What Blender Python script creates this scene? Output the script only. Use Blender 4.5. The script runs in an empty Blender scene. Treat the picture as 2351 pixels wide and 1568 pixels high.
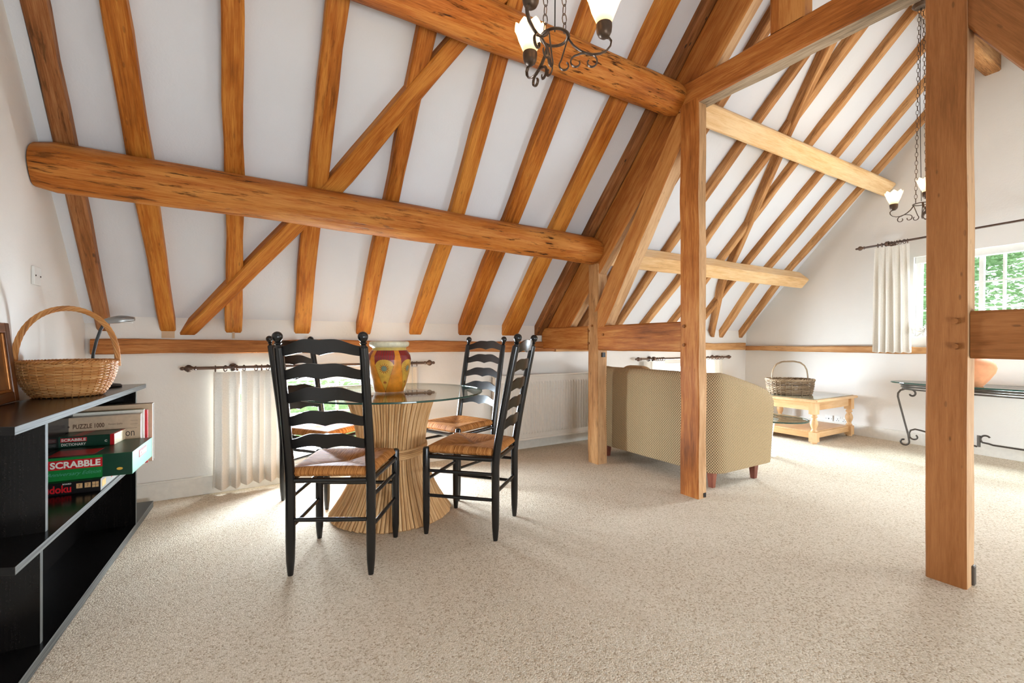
import bpy, bmesh, math, random
from mathutils import Vector, Matrix, noise
random.seed(11)
scn = bpy.context.scene
COL = scn.collection
PI = math.pi
V = Vector

# ------------------------------------------------------------------ camera model (measured from the room's vanishing points)
CX, YH, F, EYE = 1175.5, 787.0, 1045.0, 1.06
TH = math.atan(.6049); ST, CT = math.sin(TH), math.cos(TH)

def ray(px, py):
    d = (px - CX) / F
    return V((ST + CT * d, CT - ST * d, (YH - py) / F))

def hit(px, py, n, d):
    """point where the sight line through a pixel meets the plane n.p = d"""
    n = V(n); o = V((0, 0, EYE)); r = ray(px, py)
    return o + r * ((d - n.dot(o)) / n.dot(r))

def atX(px, py, x): return hit(px, py, (1, 0, 0), x)
def atY(px, py, y): return hit(px, py, (0, 1, 0), y)
def atZ(px, py, z): return hit(px, py, (0, 0, 1), z)

# ------------------------------------------------------------------ room dimensions
XL, YB, YF, RIDGE = -.82, 3.86, -1.04, 1.41
TAN = 1.1; PHI = math.atan(TAN); SP, CP = math.sin(PHI), math.cos(PHI)
KIN = 5.378                       # inner face of the rafters: z + 1.1 y = KIN
KPL = 5.478                       # plaster between the rafters
UP = V((0, -CP, SP)); INW = V((0, -SP, -CP))
def gx(y, z=.3): return 6.02 + .08 * (y - 1.2) + .05 * (z - .3)      # far gable wall is out of square and leans outwards
GN, GD = (1, -.08, -.05), 6.02 - .096 - .015

# ------------------------------------------------------------------ mesh helpers
OFF = {}

class MB:
    def __init__(s):
        s.v, s.f, s.g, s.mi = [], [], [], []
    def add(s, verts, faces, grain=None, mi=0):
        b = len(s.v)
        s.v += [V(p) for p in verts]
        s.g += [tuple(q) for q in (grain or verts)]
        for k, fc in enumerate(faces):
            s.f.append([b + i for i in fc])
            s.mi.append(mi[k] if isinstance(mi, (list, tuple)) else mi)
        return b
    def box(s, c, size, rot=None, mi=0, taper=1.0):
        c = V(c); h = V(size) / 2
        o = [random.uniform(0, 9) for _ in range(3)]
        ax = sorted(range(3), key=lambda i: -h[i])
        vs, gs = [], []
        for z in (-1, 1):
            for y in (-1, 1):
                for x in (-1, 1):
                    k = taper if z < 0 else 1.0
                    l = V((x * h.x * k, y * h.y * k, z * h.z))
                    gs.append((l[ax[0]] + o[0], l[ax[1]] + o[1], l[ax[2]] + o[2]))
                    vs.append(c + (rot @ l if rot else l))
        s.add(vs, [(0, 2, 3, 1), (4, 5, 7, 6), (0, 1, 5, 4), (2, 6, 7, 3), (0, 4, 6, 2), (1, 3, 7, 5)], gs, mi)
        return s
    def poly(s, pts, ext, mi=0):
        """flat polygon extruded by a vector"""
        n = len(pts); e = V(ext)
        vs = [V(p) for p in pts] + [V(p) + e for p in pts]
        fs = [tuple(range(n))[::-1], tuple(range(n, 2 * n))] + [(i, (i + 1) % n, n + (i + 1) % n, n + i) for i in range(n)]
        s.add(vs, fs, None, mi)
        return s
    def loft(s, rings, grain=None, cap=True, closed=True, mi=0, loop=False):
        n = len(rings[0]); vs = [p for r in rings for p in r]
        fs = []
        m = len(rings)
        for i in range(m if loop else m - 1):
            i2 = (i + 1) % m
            for j in range(n if closed else n - 1):
                k = (j + 1) % n
                fs.append((i * n + j, i * n + k, i2 * n + k, i2 * n + j))
        if cap and not loop:
            fs.append(tuple(range(n))[::-1]); fs.append(tuple(range((m - 1) * n, m * n)))
        s.add(vs, fs, [q for r in grain for q in r] if grain else None, mi)
        return s
    def tube(s, path, r, n=8, closed=False, cap=True, flat=1.0, mi=0, side=None):
        P = [V(p) for p in path]; m = len(P)
        R = r if isinstance(r, (list, tuple)) else [r] * m
        rings, gr = [], []
        up = None; L = random.uniform(0, 9)
        for i, p in enumerate(P):
            a = P[(i - 1) % m] if (closed or i > 0) else p
            b = P[(i + 1) % m] if (closed or i < m - 1) else p
            t = (b - a).normalized() if (b - a).length > 1e-9 else V((0, 0, 1))
            if side is not None: u = V(side)
            elif up is None: u = V((0, 0, 1)) if abs(t.z) < .9 else V((1, 0, 0))
            else: u = up
            u = (u - t * u.dot(t))
            u = u.normalized() if u.length > 1e-6 else V((1, 0, 0))
            up = u; w = t.cross(u)
            if i: L += (p - P[i - 1]).length
            rings.append([p + u * (math.cos(2 * PI * k / n) * R[i]) + w * (math.sin(2 * PI * k / n) * R[i] * flat) for k in range(n)])
            gr.append([(L, math.cos(2 * PI * k / n) * R[i], math.sin(2 * PI * k / n) * R[i]) for k in range(n)])
        return s.loft(rings, gr, cap=cap and not closed, loop=closed, mi=mi)
    def lathe(s, prof, c=(0, 0, 0), n=24, sx=1.0, sy=1.0, mi=0, cap=True, rim=None):
        c = V(c); rings, gr = [], []
        for r, z in prof:
            rings.append([c + V((r * sx * math.cos(2 * PI * k / n), r * sy * math.sin(2 * PI * k / n), z + (rim(k / n, z) if rim else 0))) for k in range(n)])
            gr.append([(z, r * math.cos(2 * PI * k / n), r * math.sin(2 * PI * k / n)) for k in range(n)])
        return s.loft(rings, gr, cap=cap, mi=mi)
    def xf(s, M):
        s.v = [M @ p for p in s.v]
        return s
    def build(s, name, mats, parent=None, smooth=False, bevel=0, angle=40, solid=0):
        if parent is None:
            xs = [p.x for p in s.v]; ys = [p.y for p in s.v]; zs = [p.z for p in s.v]
            off = V(((min(xs) + max(xs)) / 2, (min(ys) + max(ys)) / 2, min(zs)))
        else:
            off = OFF[parent.name]
        me = bpy.data.meshes.new(name)
        me.from_pydata([p - off for p in s.v], [], s.f)
        me.update()
        at = me.attributes.new('grain', 'FLOAT_VECTOR', 'POINT')
        at.data.foreach_set('vector', [c for q in s.g for c in q])
        for m in (mats if isinstance(mats, (list, tuple)) else [mats]): me.materials.append(m)
        if any(s.mi): me.polygons.foreach_set('material_index', s.mi)
        if smooth:
            me.polygons.foreach_set('use_smooth', [True] * len(me.polygons))
            try: me.set_sharp_from_angle(angle=math.radians(angle))
            except Exception: pass
        o = bpy.data.objects.new(name, me); COL.objects.link(o)
        if parent is None: o.location = off
        else: o.parent = parent
        OFF[o.name] = off
        if bevel:
            b = o.modifiers.new('bevel', 'BEVEL'); b.width = bevel; b.segments = 2; b.limit_method = 'ANGLE'
        if solid:
            b = o.modifiers.new('solid', 'SOLIDIFY'); b.thickness = solid
        return o

def tag(o, label=None, cat=None, group=None, kind=None):
    if label: o['label'] = label
    if cat: o['category'] = cat
    if group: o['group'] = group
    if kind: o['kind'] = kind
    return o

def thing(name, label, cat, loc=(0, 0, 0), group=None):
    o = bpy.data.objects.new(name, None); COL.objects.link(o)
    o.location = loc; o.empty_display_size = .1
    OFF[o.name] = V(loc)
    return tag(o, label, cat, group)

def copy_tree(o, parent=None):
    c = o.copy(); COL.objects.link(c)
    if parent: c.parent = parent
    for ch in list(o.children): copy_tree(ch, c)
    return c

def rotz(a): return Matrix.Rotation(a, 3, 'Z')

# ------------------------------------------------------------------ materials
def srgb(r, g, b):
    f = lambda c: (c / 255 / 12.92) if c / 255 <= .04045 else ((c / 255 + .055) / 1.055) ** 2.4
    return (f(r), f(g), f(b), 1)

class NT:
    def __init__(s, name):
        s.m = bpy.data.materials.new(name); s.m.use_nodes = True
        s.t = s.m.node_tree; s.b = s.t.nodes['Principled BSDF']; s.out = s.t.nodes['Material Output']
    def n(s, ty, **kw):
        nd = s.t.nodes.new('ShaderNode' + ty)
        for k, v in kw.items():
            if k.startswith('_'): setattr(nd, k[1:], v)
            else:
                key = int(k[1:]) if k[0] == 'i' and k[1:].isdigit() else k.replace('_', ' ')
                s.set(nd.inputs[key], v)
        return nd
    def set(s, sock, v):
        if hasattr(v, 'is_linked') or isinstance(v, bpy.types.NodeSocket): s.t.links.new(v, sock)
        else: sock.default_value = v
    def math(s, op, a, b=0.0, clamp=False):
        nd = s.n('Math', _operation=op, _use_clamp=clamp); s.set(nd.inputs[0], a); s.set(nd.inputs[1], b); return nd.outputs[0]
    def vmul(s, a, v):
        nd = s.n('VectorMath', _operation='MULTIPLY'); s.set(nd.inputs[0], a); nd.inputs[1].default_value = v; return nd.outputs[0]
    def noise(s, vec, scale=1.0, detail=4.0, rough=.55):
        nd = s.n('TexNoise'); s.set(nd.inputs['Vector'], vec); nd.inputs['Scale'].default_value = scale
        nd.inputs['Detail'].default_value = detail; nd.inputs['Roughness'].default_value = rough; return nd.outputs['Fac']
    def ramp(s, fac, stops):
        nd = s.n('ValToRGB'); s.set(nd.inputs[0], fac); e = nd.color_ramp.elements
        while len(e) < len(stops): e.new(.5)
        for k, (p, c) in enumerate(stops): e[k].position = p; e[k].color = c
        return nd.outputs[0]
    def mix(s, fac, a, b, mode='MIX'):
        nd = s.n('MixRGB', _blend_type=mode); s.set(nd.inputs[0], fac); s.set(nd.inputs[1], a); s.set(nd.inputs[2], b); return nd.outputs[0]
    def bump(s, h, strength=.3, dist=.01):
        nd = s.n('Bump'); s.set(nd.inputs['Height'], h); nd.inputs['Strength'].default_value = strength
        nd.inputs['Distance'].default_value = dist; s.t.links.new(nd.outputs[0], s.b.inputs['Normal'])
    def base(s, c, rough=.5, metal=0.0, spec=.5):
        s.set(s.b.inputs['Base Color'], c); s.set(s.b.inputs['Roughness'], rough)
        s.b.inputs['Metallic'].default_value = metal; s.b.inputs['Specular IOR Level'].default_value = spec
    def grain(s): return s.n('Attribute', _attribute_name='grain').outputs['Vector']
    def obj(s): return s.n('TexCoord').outputs['Object']

def plain(name, c, rough=.5, metal=0.0, spec=.5, var=.06, scale=30):
    t = NT(name); f = t.noise(t.obj(), scale, 3)
    d = tuple(x * (1 - var * 2) for x in c[:3]) + (1,); l = tuple(min(1, x * (1 + var)) for x in c[:3]) + (1,)
    t.base(t.ramp(f, [(.3, d), (.7, l)]), rough, metal, spec)
    return t.m

def wood(name, dark, mid, light, rough=.5, marks=.0, pits=.0, bump=.35, spec=.16, wave=.0, fs=1.0, soft=0.0):
    t = NT(name); g = t.grain()
    big = t.noise(t.vmul(g, (1.1, 4, 4)), 1, 3)
    fib = t.noise(t.vmul(g, (2.6 * fs, 34 * fs, 34 * fs)), 1, 6, .68)
    fine = t.noise(t.vmul(g, (9 * fs, 210 * fs, 210 * fs)), 1, 3, .6)
    rnd = t.n('ObjectInfo').outputs['Random']
    fac = t.math('ADD', t.math('ADD', t.math('MULTIPLY', big, .5), t.math('MULTIPLY', t.math('SUBTRACT', rnd, .5), .09)), t.math('ADD', t.math('MULTIPLY', fib, .45), t.math('MULTIPLY', fine, .27)))
    col = t.ramp(fac, [(.46 - soft, dark), (.59, mid), (.72 + soft, light)])
    h = t.math('ADD', fib, t.math('MULTIPLY', fine, .6))
    if wave:
        wv = t.noise(t.vmul(g, (.9, 9, 9)), 1, 1, .4)
        rg = t.math('SINE', t.math('MULTIPLY', wv, 95.0))
        col = t.mix(t.math('MULTIPLY', t.math('ADD', t.math('MULTIPLY', rg, .5), .5), wave), col, light)
    if marks:
        mk = t.noise(t.vmul(g, (6.5, 48, 48)), 1, 4, .65)
        mk2 = t.noise(t.vmul(g, (1.2, 2.2, 2.2)), 1, 2)
        mm = t.math('MULTIPLY', t.ramp(mk, [(.565, (0, 0, 0, 1)), (.65, (1, 1, 1, 1))]), t.ramp(mk2, [(.34, (0, 0, 0, 1)), (.56, (1, 1, 1, 1))]))
        col = t.mix(t.math('MULTIPLY', mm, marks), col, (dark[0] * .25, dark[1] * .25, dark[2] * .3, 1))
        h = t.math('SUBTRACT', h, t.math('MULTIPLY', mm, 1.6 * marks))
    if pits:
        vo = t.n('TexVoronoi', Vector=t.vmul(g, (9, 26, 26)), Scale=1.0).outputs['Distance']
        pm = t.ramp(vo, [(.09, (1, 1, 1, 1)), (.15, (0, 0, 0, 1))])
        p2 = t.ramp(t.noise(t.vmul(g, (2, 7, 7)), 1, 2), [(.45, (0, 0, 0, 1)), (.58, (1, 1, 1, 1))])
        pp = t.math('MULTIPLY', pm, p2)
        col = t.mix(t.math('MULTIPLY', pp, pits), col, (.02, .012, .008, 1))
        h = t.math('SUBTRACT', h, pp)
    t.base(col, rough, 0, spec); t.bump(h, bump, .006)
    return t.m

M = {}
M['oak_rafter'] = wood('oak_rafter', srgb(112, 56, 14), srgb(166, 92, 28), srgb(202, 134, 58), .5, .35, .35, wave=.16)
M['oak_rafter_old'] = wood('oak_rafter_old', srgb(92, 56, 30), srgb(140, 86, 46), srgb(176, 122, 78), .55, .5, .9)
M['oak_log'] = wood('oak_log', srgb(124, 66, 20), srgb(172, 98, 36), srgb(200, 134, 66), .5, 1.0, .0, .6)
M['oak_post'] = wood('oak_post', srgb(98, 58, 28), srgb(138, 85, 44), srgb(164, 108, 63), .55, .0, .5, .12, .14, fs=1.5, soft=.12)
M['oak_truss'] = wood('oak_truss', srgb(118, 64, 24), srgb(164, 95, 40), srgb(194, 132, 70), .5, .15, .2, .25)
M['oak_far'] = wood('oak_far', srgb(118, 76, 42), srgb(172, 120, 72), srgb(204, 156, 106), .55, .45, .3)
M['oak_pale'] = wood('oak_pale', srgb(192, 144, 92), srgb(222, 178, 124), srgb(236, 202, 154), .5, .12, .0, .3, .3)
M['oak_plate'] = wood('oak_plate', srgb(116, 68, 32), srgb(166, 104, 54), srgb(192, 134, 80), .55, .4, .15)
M['oak_sawn_lit'] = wood('oak_sawn_lit', srgb(150, 112, 76), srgb(188, 144, 102), srgb(212, 172, 130), .6, .1, .3, .2, .12, fs=1.3)  # paler oak: sawn wood, with the brighter light put into its colour
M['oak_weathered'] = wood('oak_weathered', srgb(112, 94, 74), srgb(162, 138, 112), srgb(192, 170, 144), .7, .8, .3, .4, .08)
M['pine'] = wood('pine', srgb(178, 130, 82), srgb(204, 160, 110), srgb(218, 180, 136), .4, .0, .15, .12, .4)
M['frame_wood'] = wood('frame_wood', srgb(52, 26, 12), srgb(96, 54, 26), srgb(132, 80, 42), .3, .0, .0, .1, .5)
M['pole_wood'] = wood('pole_wood', srgb(50, 33, 24), srgb(80, 56, 42), srgb(112, 84, 66), .3, .0, .0, .05, .5)
M['red_wood'] = wood('red_wood', srgb(84, 38, 28), srgb(120, 62, 46), srgb(146, 84, 62), .35, .0, .0, .05, .5)
M['rattan'] = wood('rattan', srgb(164, 118, 72), srgb(206, 160, 108), srgb(230, 192, 144), .55, .0, .2, .2, .3)
M['wicker'] = wood('wicker', srgb(132, 80, 38), srgb(184, 124, 66), srgb(214, 164, 106), .5, .0, .0, .2, .35)
M['wicker_grey'] = wood('wicker_grey', srgb(80, 62, 46), srgb(136, 112, 86), srgb(178, 154, 124), .6, .0, .0, .2, .3)
M['iron'] = plain('iron', srgb(92, 86, 80), .45, .75, .5)
M['bronze'] = plain('bronze', srgb(86, 68, 54), .4, .7, .5)
M['black_lacquer'] = plain('black_lacquer', srgb(22, 20, 19), .22, 0, .5, .1)
M['white_paint'] = plain('white_paint', srgb(232, 230, 224), .4, 0, .4, .02)
M['radiator_paint'] = plain('radiator_paint', srgb(226, 218, 206), .35, 0, .5, .02)
M['skirting'] = plain('skirting', srgb(230, 225, 215), .45, 0, .4, .03)
M['plastic'] = plain('plastic', srgb(236, 234, 228), .35, 0, .5, .02)
M['dark_plastic'] = plain('dark_plastic', srgb(20, 20, 22), .4, 0, .5, .05)
M['chrome'] = plain('chrome', srgb(200, 200, 204), .2, 1, .5, .03)
M['lamp_grey'] = plain('lamp_grey', srgb(150, 150, 148), .3, .6, .5, .03)
M['terracotta'] = plain('terracotta', srgb(206, 142, 102), .75, 0, .2, .1, 12)
M['patch'] = plain('patch', srgb(206, 176, 144), .7, 0, .2, .03)
M['paper'] = plain('paper', srgb(232, 220, 190), .8, 0, .2, .06, 60)
M['cushion'] = plain('cushion', srgb(176, 146, 108), .9, 0, .1, .08, 60)
M['petal'] = plain('petal', srgb(244, 242, 236), .5, 0, .3, .03)
M['dry_leaf'] = plain('dry_leaf', srgb(190, 168, 110), .8, 0, .2, .15, 20)
M['stem'] = plain('stem', srgb(90, 82, 52), .7, 0, .2, .1)
M['picture'] = plain('picture', srgb(128, 84, 48), .6, 0, .3, .2, 8)
M['gold'] = plain('gold', srgb(168, 108, 54), .35, .6, .5, .1)

def plaster(name, c):
    t = NT(name); o = t.obj()
    f = t.noise(o, 2.2, 4); f2 = t.noise(o, 95, 4)
    t.base(t.ramp(f, [(.3, tuple(x * .955 for x in c[:3]) + (1,)), (.7, c)]), .85, 0, .15)
    t.bump(t.math('ADD', t.math('MULTIPLY', f2, .35), t.math('MULTIPLY', t.noise(o, 9, 3), 1.0)), .22, .012)
    return t.m
M['plaster'] = plaster('plaster', srgb(236, 231, 224))
M['ceiling_paint'] = plaster('ceiling_paint', srgb(226, 226, 229))

def carpet():
    t = NT('carpet'); o = t.obj()
    w = t.n('TexVoronoi', Vector=o, Scale=170.0)
    cell = t.n('SeparateColor'); t.set(cell.inputs[0], w.outputs['Color'])
    big = t.noise(o, 1.6, 3); mid = t.noise(o, 70, 3)
    k = t.math('ADD', t.math('MULTIPLY', cell.outputs[0], .55), t.math('ADD', t.math('MULTIPLY', mid, .2), t.math('MULTIPLY', big, .2)))
    col = t.ramp(k, [(.2, srgb(170, 150, 126)), (.33, srgb(203, 187, 164)), (.6, srgb(215, 200, 179)), (.85, srgb(226, 214, 197))])
    t.base(col, .95, 0, .05)
    t.bump(t.math('ADD', t.math('MULTIPLY', w.outputs['Distance'], -1.0), t.math('MULTIPLY', mid, .3)), .35, .006)
    return t.m
M['carpet'] = carpet()

def ash_veneer():
    t = NT('black_ash'); g = t.grain()
    f = t.noise(t.vmul(g, (4, 130, 130)), 1, 4, .7); f2 = t.noise(t.obj(), 260, 2)
    k = t.math('ADD', t.math('MULTIPLY', f, .6), t.math('MULTIPLY', f2, .4))
    t.base(t.ramp(k, [(.52, srgb(13, 11, 10)), (.64, srgb(24, 20, 18)), (.74, srgb(70, 62, 55))]), .2, 0, .2)
    t.bump(k, .1, .002)
    return t.m
M['black_ash'] = ash_veneer()
def edge_band():
    t = NT('edge_band'); g = t.grain()
    f = t.noise(t.vmul(g, (3, 240, 240)), 1, 3)
    t.base(t.ramp(f, [(.35, srgb(56, 54, 50)), (.65, srgb(104, 102, 96))]), .6, 0, .15)
    return t.m
M['edge_band'] = edge_band()

def sofa_weave():
    t = NT('sofa_weave'); g = t.grain()
    sp = t.n('SeparateXYZ'); t.set(sp.inputs[0], g)
    row = t.math('MULTIPLY', sp.outputs[1], 1 / .0105); ri = t.math('FLOOR', row); fv = t.math('SUBTRACT', row, ri)
    col_ = t.math('ADD', t.math('MULTIPLY', sp.outputs[0], 1 / .018), t.math('MULTIPLY', t.math('MODULO', ri, 2.0), .5))
    fu = t.math('FRACT', t.math('ADD', col_, 50.0))
    dark = t.math('MULTIPLY', t.math('LESS_THAN', fu, .40), t.math('MULTIPLY', t.math('GREATER_THAN', fv, .22), t.math('LESS_THAN', fv, .88)))
    base_ = t.mix(t.math('GREATER_THAN', fv, .14), srgb(146, 118, 84), srgb(198, 176, 142))
    base_ = t.mix(dark, base_, srgb(66, 56, 44))
    f = t.noise(t.obj(), 140, 3)
    t.base(t.mix(.35, base_, t.ramp(f, [(.3, srgb(118, 104, 84)), (.7, srgb(204, 190, 164))]), 'SOFT_LIGHT'), .95, 0, .08)
    t.bump(dark, .4, .003)
    return t.m
M['sofa_weave'] = sofa_weave()

def rush():
    t = NT('rush'); g = t.grain()
    s = t.n('SeparateXYZ'); t.set(s.inputs[0], g)
    wob = t.noise(t.vmul(g, (30, 30, 30)), 1, 2)
    st = t.math('SINE', t.math('ADD', t.math('MULTIPLY', s.outputs[0], 2 * PI / .0044), t.math('MULTIPLY', wob, 2.2)))
    f = t.noise(t.vmul(g, (160, 14, 14)), 1, 3)
    k = t.math('ADD', t.math('MULTIPLY', st, .15), f)
    t.base(t.ramp(k, [(.3, srgb(112, 62, 24)), (.52, srgb(190, 124, 64)), (.78, srgb(220, 164, 104))]), .7, 0, .12)
    t.bump(k, .7, .004)
    return t.m
M['rush'] = rush()

def linen(name, c, tr=.45, stripe=True):
    t = NT(name); g = t.grain()
    s = t.n('SeparateXYZ'); t.set(s.inputs[0], g)
    f = t.noise(t.obj(), 180, 3)
    st = t.math('SINE', t.math('MULTIPLY', s.outputs[1], 2 * PI / .011))
    k = t.math('ADD', t.math('MULTIPLY', st, .12 if stripe else 0), f)
    col = t.ramp(k, [(.25, tuple(x * .82 for x in c[:3]) + (1,)), (.7, c)])
    t.base(col, .9, 0, .1); t.bump(k, .25, .003)
    tl = t.n('BsdfTranslucent'); t.set(tl.inputs[0], col)
    mx = t.n('MixShader'); mx.inputs[0].default_value = tr
    t.t.links.new(t.b.outputs[0], mx.inputs[1]); t.t.links.new(tl.outputs[0], mx.inputs[2])
    t.t.links.new(mx.outputs[0], t.out.inputs[0])
    return t.m
M['curtain'] = linen('curtain', srgb(232, 222, 208), .014)
M['curtain_plain'] = linen('curtain_plain', srgb(238, 231, 219), .08, False)

def glass(name, tint, refl=1.0, rough=.0):
    t = NT(name)
    lw = t.n('LayerWeight'); lw.inputs['Blend'].default_value = .5
    fr = t.math('ADD', t.math('MULTIPLY', t.math('POWER', lw.outputs['Facing'], 5.0), .9), .04)
    tr = t.n('BsdfTransparent'); tr.inputs[0].default_value = tint
    gl = t.n('BsdfGlossy'); gl.inputs['Roughness'].default_value = rough
    mx = t.n('MixShader'); t.set(mx.inputs[0], t.math('MULTIPLY', fr, refl))
    t.t.links.new(tr.outputs[0], mx.inputs[1]); t.t.links.new(gl.outputs[0], mx.inputs[2])
    t.t.links.new(mx.outputs[0], t.out.inputs[0])
    return t.m
M['glass_top'] = glass('glass_top', (.93, .975, .95, 1))
M['pane'] = glass('pane', (.98, .99, .985, 1), .6)
M['glass_edge'] = plain('glass_edge', srgb(44, 74, 64), .1, 0, .6, .05)

def lamp_glass():
    t = NT('lamp_glass'); col = srgb(255, 236, 206)
    t.base(col, .5, 0, .3)
    tl = t.n('BsdfTranslucent'); tl.inputs[0].default_value = (.24, .18, .11, 1)
    em = t.n('Emission'); em.inputs[0].default_value = srgb(255, 222, 170); em.inputs[1].default_value = .16
    mx = t.n('MixShader'); mx.inputs[0].default_value = .6
    ad = t.n('AddShader')
    t.t.links.new(t.b.outputs[0], mx.inputs[1]); t.t.links.new(tl.outputs[0], mx.inputs[2])
    t.t.links.new(mx.outputs[0], ad.inputs[0]); t.t.links.new(em.outputs[0], ad.inputs[1])
    t.t.links.new(ad.outputs[0], t.out.inputs[0])
    return t.m
M['lamp_glass'] = lamp_glass()
def emit(name, c, s):
    t = NT(name); t.base((0, 0, 0, 1)); t.b.inputs['Emission Color'].default_value = c; t.b.inputs['Emission Strength'].default_value = s
    return t.m
M['bulb'] = emit('bulb', srgb(255, 226, 180), 8)

def leafy(name, a, b):
    t = NT(name); f = t.noise(t.obj(), 1.5, 4); f2 = t.noise(t.obj(), 14, 2)
    t.base(t.ramp(t.math('ADD', t.math('MULTIPLY', f, .6), t.math('MULTIPLY', f2, .4)), [(.3, a), (.7, b)]), .6, 0, .2)
    tl = t.n('BsdfTranslucent'); tl.inputs[0].default_value = b
    mx = t.n('MixShader'); mx.inputs[0].default_value = .35
    t.t.links.new(t.b.outputs[0], mx.inputs[1]); t.t.links.new(tl.outputs[0], mx.inputs[2]); t.t.links.new(mx.outputs[0], t.out.inputs[0])
    return t.m
M['leaf'] = leafy('leaf', srgb(88, 136, 98), srgb(186, 212, 164))
M['leaf_light'] = leafy('leaf_light', srgb(112, 158, 104), srgb(206, 226, 176))
M['bark'] = plain('bark', srgb(84, 68, 52), .9, 0, .1, .2, 10)
M['lawn'] = leafy('lawn', srgb(96, 140, 66), srgb(150, 184, 100))

for nm, c in dict(green=(24, 120, 52), dark_green=(16, 58, 40), mint=(92, 160, 134), red=(196, 28, 36), white=(238, 232, 218), black=(22, 18, 18), beige=(206, 178, 148),
                  brown=(92, 58, 34), tan=(212, 168, 118), yellow=(226, 176, 70), grey=(150, 146, 138), blue=(70, 90, 150), ink=(52, 36, 26)).items():
    M['card_' + nm] = plain('card_' + nm, srgb(*c), .32, 0, .5, .05, 40)

# ------------------------------------------------------------------ the room shell
def struct(mb, name, mats, **kw):
    return tag(mb.build(name, mats, **kw), kind='structure')

fl = MB(); fl.box((2.8, 1.41, -.05), (7.6, 5.3, .1)); struct(fl, 'floor', M['carpet'])

def wall_cells(mb, us, zs, holes, top, place, ext):
    """a wall in (u, z) cut round rectangular holes; top(u) gives its upper edge"""
    us = sorted(set(us + [h[0] for h in holes] + [h[1] for h in holes]))
    for a, b in zip(us, us[1:]):
        hs = [h for h in holes if h[0] <= a + 1e-6 and h[1] >= b - 1e-6]
        z = zs
        for h in sorted(hs, key=lambda h: h[2]):
            mb.poly([place(a, z), place(b, z), place(b, h[2]), place(a, h[2])], ext); z = h[3]
        mb.poly([place(a, z), place(b, z), place(b, top(b)), place(a, top(a))], ext)

KNEE = KPL - TAN * YB
H1 = (-.11, 1.16, .17, .80); H2 = (4.32, 5.46, .17, .80)
mb = MB(); wall_cells(mb, [XL - .3, 6.5], -.05, [H1, H2], lambda u: KNEE + .04, lambda u, z: V((u, YB, z)), (0, .24, 0)); struct(mb, 'wall_back', M['plaster'])
HF = [(.2, 1.5, .25, .85), (4.2, 5.5, .25, .85)]  # unseen front openings, added to let the fill lamps through
mb = MB(); wall_cells(mb, [XL - .3, 6.3], -.05, HF, lambda u: KNEE + .04, lambda u, z: V((u, YF, z)), (0, -.24, 0)); struct(mb, 'wall_front', M['plaster'])
def gable_top(u): return KPL - TAN * (u if u > RIDGE else 2 * RIDGE - u) + (0 if True else 0) + .06
G_HOLE = (.93, 1.93, 1.115, 1.97)
mb = MB(); wall_cells(mb, [YF, RIDGE, YB], -.05, [G_HOLE], gable_top, lambda u, z: V((gx(u, z), u, z)), (.26, 0, 0)); struct(mb, 'wall_right', M['plaster'])
mb = MB(); wall_cells(mb, [YF, RIDGE, YB], -.05, [], gable_top, lambda u, z: V((XL, u, z)), (-.24, 0, 0)); struct(mb, 'wall_left', M['plaster'])
def slope_pt(x, y): return V((x, y, KPL - TAN * (y if y >= RIDGE else 2 * RIDGE - y)))
mb = MB(); mb.poly([slope_pt(XL - .3, YB + .25), slope_pt(6.6, YB + .25), slope_pt(6.6, RIDGE), slope_pt(XL - .3, RIDGE)], (0, .06, .08)); struct(mb, 'ceiling_back', M['ceiling_paint'])
mb = MB(); mb.poly([slope_pt(XL - .3, YF - .25), slope_pt(6.6, YF - .25), slope_pt(6.6, RIDGE), slope_pt(XL - .3, RIDGE)], (0, -.06, .08)); struct(mb, 'ceiling_front', M['ceiling_paint'])

# skirting boards
mb = MB(); mb.box(((XL + 6.2) / 2, YB - .012, .06), (7.0, .03, .12)); mb.box(((XL + 6.2) / 2, YB - .018, .122), (7.0, .02, .012)); struct(mb, 'baseboard_back', M['skirting'], bevel=.003)
mb = MB()
a, b = V((gx(YF), YF, 0)), V((gx(YB), YB, 0)); n = V((-1, .08, 0)).normalized()
mb.poly([a, b, b + V((0, 0, .12)), a + V((0, 0, .12))], n * .022); struct(mb, 'baseboard_right', M['skirting'])
mb = MB(); mb.box((XL + .011, 1.41, .06), (.022, 4.9, .12)); struct(mb, 'baseboard_left', M['skirting'])
# boxed strip where the gable meets the slope
mb = MB(); p = V((XL + .0, 3.84, KIN + .03 - TAN * 3.84)); q = V((XL, RIDGE, KIN + .03 - TAN * RIDGE))
mb.poly([p, q, q + V((.052, 0, 0)), p + V((.052, 0, 0))], -INW * .07); struct(mb, 'trim_1', M['ceiling_paint'])
# tan filler patches under two rafter feet
for k, (x0, x1, y0, y1) in enumerate([(371, 401, 758, 776), (533, 539, 762, 777)]):
    mb = MB(); p0 = atY(x0, y1, YB); p1 = atY(x1, y0, YB)
    mb.box(((p0.x + p1.x) / 2, YB - .002, (p0.z + p1.z) / 2), (p1.x - p0.x, .006, p1.z - p0.z)); struct(mb, 'trim_%d' % (k + 2), M['patch'])

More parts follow.
